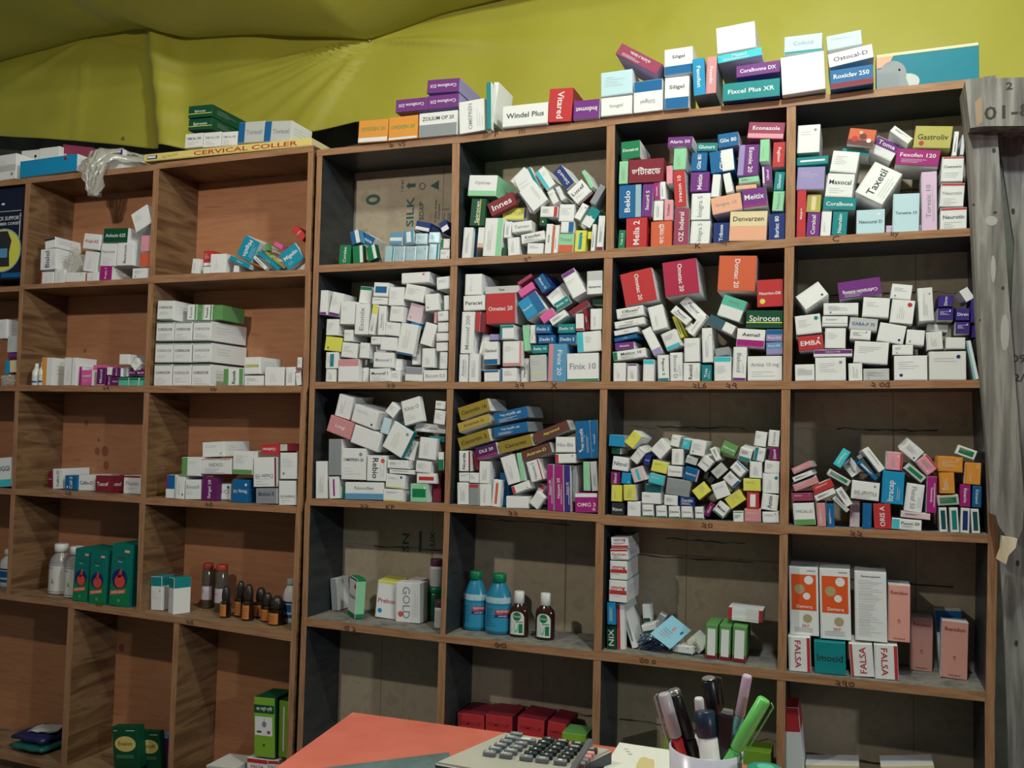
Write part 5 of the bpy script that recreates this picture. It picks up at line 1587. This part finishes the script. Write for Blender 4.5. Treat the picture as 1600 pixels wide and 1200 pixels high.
# vials with red caps
M_vial = nmat('grey_glass', (84, 76, 68), .12, spec=.7); M_rcap = nmat('red_cap', (178, 62, 46), .5)
def lab_vial(e, R, H, fl):
    sleeve(e, R, H, .20, .50, -1.5, 1.5, [nmat('lilac_label', (206, 192, 204), .6), card('nv')], lambda bm, T, T2: put_text(bm, 'GLY', T, -R*.3, H*.38, R*.9, H*.04, 0, 1), fl)
for px, pb, pt, w, t in ((317, 951.4, 879, 14, 'left-hand slim glass vial with red cap'), (337.8, 957, 881, 16, 'right-hand slim glass vial with red cap beside a small brown bottle')):
    bottle('glass_vial', 'L43', px, pb, pt, w, [(.9, 0), (1, .02), (1, .82), (.8, .87), (.78, .88)], [(.86, .87), (.92, .88), (.92, .99), (.85, 1)], [M_vial, M_rcap], t, 'vial', 'red-capped vials', 1, lab_vial)
M_amb = nmat('dark_amber_glass', (34, 24, 20), .12, spec=.7); M_acap = nmat('dark_cap', (46, 42, 36), .35); M_alab = nmat('amber_label', (120, 66, 36), .45); M_alab2 = nmat('amber_label_bright', (196, 120, 56), .4)
def lab_amb(e, R, H, fl):
    sleeve(e, R, H, .06, .44, -.95 if R < .0125 else -.75, .55 if R < .0125 else .75, [M_alab if R < .0125 else M_alab2, card('br')], lambda bm, T, T2: [rect(bm, -R*.5, H*(.34-.07*i), R*.4, H*(.352-.07*i), T, 1) for i in range(4)], fl, 1.02)
DR = [(346, 966, 915, 14, 'nearest the vials'), (369, 965, 907, 14, 'tall, behind its shorter neighbour'), (381, 970.7, 912, 16, 'third from the left, in front'), (400, 966, 917, 17, 'with pinkish label, in the middle rear'),
      (411, 972.5, 925, 16, 'second from right'), (424, 978, 930, 22, 'rightmost and widest, with bright amber label')]
placed = []
for px, pb, pt, w, t in DR:
    b0 = stand('L43', px, pb); R = w/2*mpp(b0.y)
    bottle('dropper_bottle', 'L43', px, pb, pt, w, [(.95, 0), (1, .03), (1, .48), (.62, .56), (.5, .6)], [(.66, .56), (.78, .6), (.74, .80), (.58, .93), (.3, 1)], [M_amb, M_acap], 'small dark brown dropper bottle, '+t, 'bottle', 'brown dropper bottles', 1, lab_amb, square=True)
for px, pt, t in ((50.6, 568, 'left-hand'), (60.4, 565, 'right-hand')):
    bottle('eye_drop_bottle', 'L22', px, 601, pt, 9.4, [(.95, 0), (1, .02), (1, .62), (.7, .72), (.5, .78)], [(.5, .76), (.55, .77), (.42, .98), (.3, 1)], [M_white, M_white], t+' small white eye drop bottle beside the amber and white carton', 'bottle', 'white eye drop bottles', 1,
        lambda e, R, H, fl: sleeve(e, R, H, .08, .45, -1.2, 1.2, [M_wl, card('bl')], lambda bm, T, T2: rect(bm, -R, H*.12, R, H*.2, T, 1), fl))
# jars at the right end of the fourth row, first black column
M_pcap = nmat('purple_cap', (92, 48, 72), .5); M_gjar = nmat('green_jar', (12, 78, 50), .25)
def lab_w(e, R, H, fl): sleeve(e, R, H, .08, .66, -1.4, 1.4, [M_wl, card('gy')], lambda bm, T, T2: [rect(bm, -R*.6, H*(.55-.08*i), R*.2, H*(.56-.08*i), T, 1) for i in range(5)], fl)
JP = [(.95, 0), (1, .03), (1, .70), (.8, .76)]; JC = [(.92, .75), (.97, .76), (.97, .97), (.9, 1)]
g = bottle('pill_jar', 'R41', 677, 968, 916, 24, [(.95, 0), (1, .03), (1, .80), (.8, .86)], [(.86, .84), (.9, .85), (.9, .99), (.8, 1)], [M_gjar, M_gcap], 'dark green jar under the white purple-capped jar beside divider', 'jar', None)
top = g.location.copy(); gz = onY(677, 916, top.y).z
b2 = Vector((top.x, top.y, gz+.0006)); bb = b2.copy(); R2 = 18/2*mpp(b2.y); bb.y -= R2+.0005
bottle('pill_jar', 'R41', 680, 916, 873, 18, JP, JC, [M_white, M_pcap], 'white jar with purple cap standing on the green jar', 'jar', None, 1, lab_w, base=bb)
bottle('pill_jar', 'R41', 683, 982, 937, 15, JP, JC, [M_white, M_pcap], 'small white jar with purple cap standing before the green jar', 'jar', None, 1, lab_w)
# ================================================================ loose packets, foils and bags
def crumple(name, cellpts, y, th, mat, label, cat, seed=1, amp=.006, n=14, group=None, lean=0.0, fz=None):
    """a crumpled sheet or pouch spanning four photo points TL TR BR BL at depth y"""
    rnd = random.Random(seed); TL, TR, BR, BL = [onY(px, py, y+(lean if i < 2 else 0)) for i, (px, py) in enumerate(cellpts)]
    ph = [(rnd.uniform(8, 26), rnd.uniform(8, 26), rnd.uniform(0, 6), rnd.uniform(.4, 1)) for _ in range(6)]
    bm = bmesh.new(); F, K = [], []
    for i in range(n+1):
        rF, rK = [], []
        for j in range(n+1):
            s, t = i/n, j/n; p = (TL*(1-s)+TR*s)*(1-t)+(BL*(1-s)+BR*s)*t
            d = sum(a*math.sin(fx*s+fy*t+q) for fx, fy, q, a in ph)/4*amp
            bul = th*(math.sin(math.pi*s)*math.sin(math.pi*t))**.5 if 0 < i < n and 0 < j < n else .0004
            p = p+Vector((rnd.uniform(-.001, .001), d, rnd.uniform(-.001, .001)))
            rF.append(bm.verts.new(p-Vector((0, bul/2, 0)))); rK.append(bm.verts.new(p+Vector((0, bul/2, 0))))
        F.append(rF); K.append(rK)
    for i in range(n):
        for j in range(n):
            bm.faces.new((F[i][j], F[i][j+1], F[i+1][j+1], F[i+1][j])); bm.faces.new((K[i][j], K[i+1][j], K[i+1][j+1], K[i][j+1]))
    for i in range(n):
        bm.faces.new((F[i][0], F[i+1][0], K[i+1][0], K[i][0])); bm.faces.new((F[i][n], K[i][n], K[i+1][n], F[i+1][n]))
        bm.faces.new((F[0][i], K[0][i], K[0][i+1], F[0][i+1])); bm.faces.new((F[n][i], F[n][i+1], K[n][i+1], K[n][i]))
    o = bm_obj(name, bm, [mat]); 
    if fz is not None:
        lo = min(v.co.z for v in o.data.vertices); o.location.z = fz-lo
    return tag(o, label, cat, group)
M_bag = nmat('clear_plastic', (206, 206, 196), .18, alpha=.45, spec=.8); M_foil = nmat('blister_foil', (150, 164, 184), .25, .6); M_dfoil = nmat('dark_blister', (60, 72, 96), .25, .5)
fz = floorz('R43', onY(1010, 1010, .05).x)+.0005
crumple('medicine_sachet', [(1000, 992), (1020, 990), (1036, 1014), (994, 1012)], .060, .006, M_foil, 'silvery blue sachet in the loose heap, leftmost', 'sachet', 3, fz=fz, group='sachets in the loose heap')
crumple('medicine_sachet', [(1004, 1000), (1030, 996), (1046, 1017), (1000, 1015)], .040, .005, M_dfoil, 'dark blister sachet lying under the pale blue leaflet', 'sachet', 4, fz=fz, group='sachets in the loose heap')
crumple('plastic_wrap', [(1060, 998), (1088, 990), (1092, 1008), (1064, 1012)], .05, .008, M_bag, 'clear plastic wrapping between leaflet and green cartons', 'wrapper', 5, fz=fz)
def leaflet(name, pts, y0, y1, label, mat, extra=None, th=.0012):
    P = [onY(px, py, yy) for (px, py), yy in zip(pts, (y1, y1, y0, y0))]
    bm = bmesh.new(); n = (P[1]-P[0]).cross(P[3]-P[0]).normalized()
    if n.y > 0: n = -n
    prism(bm, [p for p in P][::-1], [p-n*th for p in P][::-1], 0)
    if extra:
        def T(s, t): return (P[0]*(1-s)+P[1]*s)*(1-t)+(P[3]*(1-s)+P[2]*s)*t+n*.0005
        extra(bm, T)
    mats = [mat, card('rs'), card('bl'), card('gy')]
    return tag(bm_obj(name, bm, mats), label, 'leaflet')
def leaf_art(bm, T):
    disc(bm, .5, .35, .06, .09, T, 1, 12); disc(bm, .83, .3, .05, .08, T, 2, 12)
    for i in range(4): rect(bm, .2, .5+.09*i, .2+.5*random.uniform(.6, 1), .52+.09*i, T, 1 if i > 1 else 3)
leaflet('paper_leaflet', [(1050, 961), (1080, 985), (1047, 1014), (1016, 990)], .022, .075, 'pale blue square leaflet leaning on the loose sachets', nmat('leaflet_blue', (140, 198, 224), .5), leaf_art)
crumple('blister_pouch', [(112, 380), (122, 372), (131, 400), (104, 424)], .012, .010, M_bag, 'clear plastic blister pouch wedged among the white cartons', 'pouch', 8, group=None, fz=floorz('L12', onY(115, 420, .02).x)+.010)
crumple('glass_jar_pack', [(2, 585), (24, 584), (24, 601), (3, 601)], .012, .010, M_bag, 'clear crumpled pack at the far left of the second row', 'pack', 9, fz=floorz('L21', onY(15, 600, .02).x)+.0005)
# plastic bag draped over the front of the left top board
zt = floorz('T2', onY(170, 250, 0).x)
bm = bmesh.new(); rnd = random.Random(21); n, m = 26, 22; G = []
path = [(.16, .000), (.10, .050), (.05, .055), (.00, .035), (-.012, .002), (-.014, -.030), (-.012, -.058), (-.008, -.082)]
for j in range(m+1):
    t = j/m*(len(path)-1); k = min(int(t), len(path)-2); f = t-k; py_ = path[k][0]*(1-f)+path[k+1][0]*f; pz = path[k][1]*(1-f)+path[k+1][1]*f
    xa = onY(226, 250, 0).x*(1-j/m)+onY(160, 280, 0).x*(j/m); xb = onY(152, 250, 0).x*(1-j/m)+onY(148, 280, 0).x*(j/m)
    if t > 3: c_ = (t-3)/(len(path)-4); xa = onY(176, 270, 0).x*(1-c_)+onY(158, 290, 0).x*c_; xb = onY(132, 262, 0).x*(1-c_)+onY(148, 290, 0).x*c_
    else: c_ = t/3; xa = onY(262, 240, .1).x*(1-c_)+onY(176, 262, 0).x*c_; xb = onY(200, 240, .1).x*(1-c_)+onY(132, 262, 0).x*c_
    row = []
    for i in range(n+1):
        s = i/n; w_ = .012*math.sin(i*1.3+j*.5)+.006*math.sin(i*2.9-j*1.1)+rnd.uniform(-.003, .003); ar = math.sin(math.pi*s)
        up_ = 1 if t <= 3 else .2
        row.append(bm.verts.new((xb+(xa-xb)*s, py_-w_*.8-.01*ar, zt+.006+max(0, pz)*(.35+.65*ar)*up_/max(up_, .2) + min(0, pz)+(abs(w_)*.8 if t < 3 else 0))))
    G.append(row)
for j in range(m):
    for i in range(n): bm.faces.new((G[j][i], G[j][i+1], G[j+1][i+1], G[j+1][i]))
o = bm_obj('plastic_bag', bm, [M_bag], smooth=True); so = o.modifiers.new('Solidify', 'SOLIDIFY'); so.thickness = .0006
tag(o, 'crumpled clear plastic bag hanging over the edge on top of brown shelving', 'bag')
# folded packs, bottom left
def pillow(name, c, s, mat, label, cat, seed, rz=0):
    rnd = random.Random(seed); bm = bmesh.new(); bmesh.ops.create_cube(bm, size=1); bmesh.ops.subdivide_edges(bm, edges=bm.edges[:], cuts=7, use_grid_fill=True)
    for v in bm.verts:
        x, y, z = v.co*2; e = (1-abs(x)**4)*(1-abs(y)**4); zz = z*(.25+.75*max(0, e)**.5)
        v.co = Vector((x*s[0]/2*(1-.04*abs(y)), y*s[1]/2*(1-.05*abs(x)), zz*s[2]/2+.002*math.sin(x*7+seed)*math.cos(y*6)+rnd.uniform(-.0007, .0007)))
    lo = min(v.co.z for v in bm.verts); bmesh.ops.translate(bm, verts=bm.verts, vec=(0, 0, -lo))
    o = bm_obj(name, bm, [mat], smooth=True); o.location = c; o.rotation_euler = (0, 0, rz); return tag(o, label, cat)
p = onY(66, 1195, .075); zf = ZB+.0005
pillow('folded_pack', (p.x, .074, zf), (.125, .12, .022), nmat('teal_pack', (30, 96, 92), .45), 'teal folded pack at the bottom of the pile, lower left compartment', 'pack', 2)
pillow('folded_pack', (p.x-.002, .076, zf+.0225), (.120, .115, .026), nmat('navy_pack', (34, 38, 82), .35), 'navy folded pack lying on the teal one, lower left compartment', 'pack', 5)
pillow('paper_packet', (p.x+.018, .070, zf+.049), (.080, .060, .008), nmat('white_packet', (176, 182, 176), .6), 'white paper packet on top of the navy folded pack', 'packet', 7, .3)
# ================================================================ desk and what stands on it
DZ = -.420
P0 = onZ(551, 1113, DZ); d1 = (onZ(784, 1144, DZ)-P0).normalized(); d2 = (onZ(430, 1200, DZ)-P0).normalized()
desk = empty('desk', (P0.x, P0.y, -1.17)); inv = -desk.location
def dobj(nm, bm, mats): bmesh.ops.translate(bm, verts=bm.verts, vec=inv); return bm_obj(nm, bm, mats, desk)
A, Bq, Cq, Dq = P0, P0+d1*1.35, P0+d1*1.35+d2*.95, P0+d2*.95
bm = bmesh.new(); dn = Vector((0, 0, -.028)); prism(bm, [Dq, Cq, Bq, A], [q+dn for q in (Dq, Cq, Bq, A)], 0)
dobj('desk_top', bm, [M_red])
for q in (A+d1*.06+d2*.06, Bq-d1*.06+d2*.06, Cq-d1*.06-d2*.06, Dq+d1*.06-d2*.06):
    bm = bmesh.new(); boxm(bm, (q.x, q.y, (DZ-.028-1.17)/2), (.045, .045, 1.17+DZ-.028), 0, bev=.003); dobj('leg', bm, [M_lam])
bm = bmesh.new(); m_ = (A+Bq)/2+d2*.06; boxm(bm, (m_.x, m_.y, DZ-.028-.05), (1.15, .02, .1), 0, rot=Matrix.Rotation(math.atan2(d1.y, d1.x), 3, 'Z')); dobj('apron', bm, [M_lam])
tag(desk, 'desk with a bright red top in the foreground', 'desk')
# slate folder
z1 = DZ+.0055; a = onZ(702, 1175, z1); b_ = onZ(501, 1200, z1); e1 = (b_-a).normalized(); e2 = (onZ(706, 1210, z1)-a).normalized()
Q = [a, a+e1*.36, a+e1*.36+e2*.16, a+e2*.16]; bm = bmesh.new(); prism(bm, Q[::-1] if (Q[1]-Q[0]).cross(Q[3]-Q[0]).z < 0 else Q, [q-Vector((0, 0, .005)) for q in (Q[::-1] if (Q[1]-Q[0]).cross(Q[3]-Q[0]).z < 0 else Q)], 0)
tag(bm_obj('plastic_folder', bm, [M_slate]), 'slate grey plastic folder lying on the red desk, left of the calculator', 'folder')
# calculator
cz = DZ+.018
k0 = onZ(701, 1181, cz); kA = onZ(789, 1143, cz+.012); kB = onZ(958, 1170, cz+.012); wv = (kB-kA); lv = (k0-kA)
calc = empty('calculator', (kA.x, kA.y, DZ)); inv2 = -calc.location
def cobj(nm, bm, mats, par=None): bmesh.ops.translate(bm, verts=bm.verts, vec=inv2); return bm_obj(nm, bm, mats, par or calc)
ext = 1.25
c4 = [kA, kB, kB+lv*ext, kA+lv*ext]; lo4 = [Vector((q.x, q.y, DZ+.0008)) for q in c4]
c4 = [Vector((q.x, q.y, max(q.z, DZ+.012))) for q in c4]
bm = bmesh.new(); prism(bm, c4[::-1], lo4[::-1], 0, mi_sides=[1, 1, 1, 1]); 
es = [e for e in bm.edges]; bmesh.ops.bevel(bm, geom=es, offset=.0025, segments=2, affect='EDGES')
M_calc = nmat('calculator_shell', (178, 176, 168), .4); cobj('case', bm, [M_calc, nmat('calculator_underside', (60, 66, 74), .4)])
nn = wv.cross(lv).normalized(); nn = nn if nn.z > 0 else -nn
def K(px, py): 
    d = ray(px, py); t = (kA+nn*.003-CAM).dot(nn)/d.dot(nn); return CAM+d*t
g00, g50, g05, g55 = K(660+525/5, 1000+885/5), K(660+1220/5, 1000+970/5), K(660+735/5, 1000+742/5), K(660+1340/5, 1000+838/5)
M_kg = nmat('key_grey', (120, 128, 138), .4); M_kd = nmat('key_dark', (38, 48, 54), .35); M_kp = nmat('key_pink', (206, 140, 132), .4)
fr = [0, .19, .42, .60, .80, 1.0]; ux = (g50-g00).normalized(); uy = nn.cross(ux); keyt = ['MRC', 'M-', '7', '8', '9', '%']; rows = ['0', '00', '1', '4', '7', 'C']
Rk = Matrix((ux, uy, nn)).transposed()
KW = (g50-g00).length*.145; KH = (g05-g00).length/5*.66
for j in range(6):
    for i in range(6):
        p = (g00*(1-fr[i])+g50*fr[i])*(1-j/5)+(g05*(1-fr[i])+g55*fr[i])*(j/5)
        if j == 5 and i == 1: continue
        mt = M_kg if i < 2 or j == 0 else M_kd
        if i == 5: mt = [M_kg, M_kg, M_kp, M_kp, M_kd, M_kd][j]
        if i == 5 and j == 5: continue
        bm = bmesh.new(); ww = KW*(1.6 if (j == 4 and i == 1) else 1)
        boxm(bm, p, (ww, KH, .006), 0, rot=Rk, bev=.0012)
        s = {0: ['GT', 'MU', '0', '00', '.', '='], 1: ['M+', 'MR', '1', '2', '3', '+'], 2: ['M-', '÷', '4', '5', '6', 'C'], 3: ['√', '×', '7', '8', '9', 'AC'], 4: ['MC', '-', '▶', '%', '000', '00'], 5: ['+/-', '', '→', '000', '00', '']}[j][i]
        if s: put_text(bm, s, lambda a_, b__: p+ux*a_+uy*b__+nn*.00315, 0, 0, ww*.6, KH*.6, 0, 1)
        cobj('key', bm, [mt, M_white if mt is not M_kp else M_white])
bm = bmesh.new(); q = kA+wv*.985+lv*.62+nn*.004; boxm(bm, q, (wv.length*.055, lv.length*1.1, .010), 0, rot=Matrix((wv.normalized(), nn.cross(wv.normalized()), nn)).transposed(), bev=.002); cobj('side_rail', bm, [nmat('rail_grey', (96, 98, 106), .35)])
tag(calc, 'beige desk calculator with grey, dark and pink keys on the red desk', 'calculator')
# note pad with a yellow stain
z2 = DZ+.012; pts = [onZ(968, 1160, z2), onZ(1062, 1174, z2)]; e3 = (onZ(943, 1200, z2)-pts[0]).normalized()
Q = [pts[0], pts[1], pts[1]+e3*.12, pts[0]+e3*.12]; Q = Q if (Q[1]-Q[0]).cross(Q[3]-Q[0]).z > 0 else Q[::-1]
bm = bmesh.new(); prism(bm, Q, [q-Vector((0, 0, .0115)) for q in Q], 0)
T = lambda a_, b__: Vector((onZ(a_, b__, z2).x, onZ(a_, b__, z2).y, z2+.0004))
rnd = random.Random(3); poly(bm, [(1010+15*math.cos(t*.5)*rnd.uniform(.75, 1.15), 1196+13*math.sin(t*.5)*rnd.uniform(.75, 1.15)) for t in range(12)], T, 1)
for i in range(3): poly(bm, [(975+i*3, 1170+i*4), (982+i*3, 1171+i*4), (982+i*3, 1171.6+i*4), (975+i*3, 1170.6+i*4)], T, 2)
tag(bm_obj('note_pad', bm, [nmat('pad_paper', (226, 226, 224), .7), nmat('yellow_stain', (206, 192, 140), .8), card('gy')]), 'white note pad with a yellow stain between calculator and pen cup', 'note pad')
# pen cup
YP = -.90; cc = onY(1103, 1167, YP); RC = 57*mpp(YP, 1103, 1167)
bm = bmesh.new(); Hc = cc.z-DZ-.0005
lathe(bm, [(RC*.90, 0), (RC*.93, .002), (RC, Hc), (RC*.955, Hc), (RC*.90, .006), (RC*.02, .005)], 48)
cup = bm_obj('pen_cup', bm, [nmat('cup_white', (206, 208, 214), .25)]); cup.location = (cc.x, cc.y, DZ+.0005); tag(cup, 'white round cup holding pens on the red desk', 'cup')
def stick(name, p1, p2, w, dy, segs, label, cat, clip=None, box=False, capr=1.0):
    """p1 top, p2 where it meets the rim; segs: (t0, t1, radius factor, material, part name)"""
    yy = YP+dy; a_ = onY(*p1, yy-dy*.3); b__ = onY(*p2, yy); d = (b__-a_).normalized(); r = w/2*mpp(yy)
    # carry on down into the cup
    s = .055/abs(d.z) if abs(d.z) > .2 else .05; end = b__+d*s
    off = Vector((end.x-cc.x, end.y-cc.y)); mr = RC*.90-r-.001
    if off.length > mr:
        lo_, hi = 0, s
        for _ in range(20):
            mid = (lo_+hi)/2; e_ = b__+d*mid; 
            if Vector((e_.x-cc.x, e_.y-cc.y)).length < mr: lo_ = mid
            else: hi = mid
        end = b__+d*max(lo_, .006)
    L = (end-a_).length; d = (end-a_).normalized(); ref = Vector((0, -1, 0)); u = d.cross(ref).normalized(); v = u.cross(d)
    e = empty(name, end)
    for t0, t1, k, mt, nm in segs:
        bm = bmesh.new(); n = 4 if box else 18; rr = r*k; ring = []
        prof = [(rr*.8, t0*L), (rr, t0*L+min(.002, L*.02)), (rr, t1*L-min(.0015, L*.02)), (rr*.85, t1*L)]
        for q, z in prof:
            ring.append([bm.verts.new(a_-end+d*z+u*(q*1.15*math.cos(2*math.pi*i/n+math.pi/4*box))+v*(q*(1.15 if box else 1.15)*math.sin(2*math.pi*i/n+math.pi/4*box))) for i in range(n)])
        for x_, y_ in zip(ring, ring[1:]):
            for i in range(n): f = bm.faces.new((x_[i], y_[i], y_[(i+1) % n], x_[(i+1) % n])); f.smooth = not box
        bm.faces.new(ring[0]); bm.faces.new(ring[-1][::-1]); bmesh.ops.recalc_face_normals(bm, faces=bm.faces)
        bm_obj(nm, bm, [mt], e)
    if clip:
        side, t1, mt = clip; bm = bmesh.new()
        for z0_, z1_, o1, o2 in ((.0, .02, 1.0, 1.5), (.02, t1, 1.5, 1.35)):
            p_, q_ = a_-end+d*(z0_*L)+u*(side*r*o1*1.15), a_-end+d*(z1_*L)+u*(side*r*o2*1.15); h_ = v*(r*.35); k_ = u*(side*r*.22)
            prism(bm, [p_-h_, p_+h_, q_+h_, q_-h_], [p_-h_+k_, p_+h_+k_, q_+h_+k_, q_-h_+k_], 0)
        bmesh.ops.recalc_face_normals(bm, faces=bm.faces); bm_obj('clip', bm, [mt], e)
    return tag(e, label, cat, 'pens in the cup')
M_pblk = nmat('pen_black', (24, 27, 30), .3); M_pnavy = nmat('pen_navy', (26, 44, 66), .35); M_pred = nmat('pen_red', (190, 44, 48), .3); M_frost = nmat('frosted_cap', (196, 196, 206), .25, alpha=.75)
M_lil = nmat('lilac_plastic', (200, 178, 208), .35); M_mtl = nmat('teal_print_stick', (120, 180, 184), .4); M_grn = nmat('highlighter_green', (110, 210, 110), .3); M_sil = nmat('silver_trim', (170, 172, 176), .25, .8)
stick('marker_pen', (1037, 1083), (1060, 1165), 15, .005, [(0, .40, 1, M_frost, 'pen_cap'), (.40, 1, .85, M_pred, 'barrel')], 'red marker with frosted cap, leftmost in the cup', 'pen', (1, .62, M_frost))
stick('marker_pen', (1052, 1077), (1082, 1172), 17, .018, [(0, .05, .9, M_sil, 'end_cap'), (.05, .42, 1, M_pblk, 'pen_cap'), (.42, 1, .92, M_pblk, 'barrel')], 'thick black marker right of the red one', 'pen')
stick('marker_pen', (1107, 1058), (1122, 1160), 17, .022, [(0, .03, .9, M_sil, 'end_cap'), (.03, .5, 1, M_pblk, 'pen_cap'), (.5, 1, .9, M_pblk, 'barrel')], 'tallest black marker with clip at the back of the cup', 'pen', (-1, .38, M_pblk))
stick('ballpoint_pen', (1092, 1090), (1098, 1165), 11, .004, [(0, .25, 1, nmat('pen_white', (210, 204, 208), .35), 'end_plug'), (.25, 1, .9, M_pred, 'barrel')], 'thin pen with pinkish white top behind the navy one', 'pen')
stick('glue_stick', (1100, 1110), (1108, 1173), 24, -.016, [(0, .36, 1, M_pnavy, 'cap'), (.36, 1, .95, M_white, 'barrel')], 'white stick with navy rounded cap at the front', 'glue stick')
stick('marker_pen', (1137, 1109), (1132, 1174), 20, -.006, [(0, .04, .9, M_sil, 'end_cap'), (.04, 1, 1, M_pblk, 'barrel')], 'short square black marker right of the navy capped stick', 'pen', None, True)
stick('toothbrush_handle', (1168, 1055), (1148, 1158), 11, .012, [(0, .34, 1, M_lil, 'handle_end'), (.34, .62, .9, M_mtl, 'printed_band'), (.62, 1, .9, M_lil, 'handle')], 'slim lilac and teal stick standing tallest at the right', 'stick')
stick('highlighter_pen', (1195, 1092), (1149, 1171), 15, -.010, [(0, .48, 1, M_grn, 'pen_cap'), (.48, 1, .85, M_grn, 'barrel')], 'bright green highlighter leaning right out of the cup', 'pen', (-1, .58, M_grn))
# teal lidded jar
YJ = -.93; jc = onY(1196, 1201, YJ); RJ = 30*mpp(YJ, 1196, 1200)
je = empty('plastic_jar', (jc.x, jc.y, DZ+.0005)); Hj = jc.z-DZ
bm = bmesh.new(); lathe(bm, [(RJ*.85, 0), (RJ*.9, .003), (RJ*.9, Hj-.018)], 32); bm_obj('jar_body', bm, [M_white], je)
bm = bmesh.new(); lathe(bm, [(RJ*.92, Hj-.017), (RJ, Hj-.016), (RJ, Hj-.003), (RJ*.93, Hj), (RJ*.7, Hj+.0005)], 32); disc(bm, 0, 0, RJ*.45, RJ*.45, lambda x, y: Vector((x, y, Hj+.0012)), 1, 20); bm_obj('lid', bm, [nmat('teal_lid', (40, 140, 122), .35), card('tg')], je)
tag(je, 'small jar with teal lid beside the pen cup', 'jar')
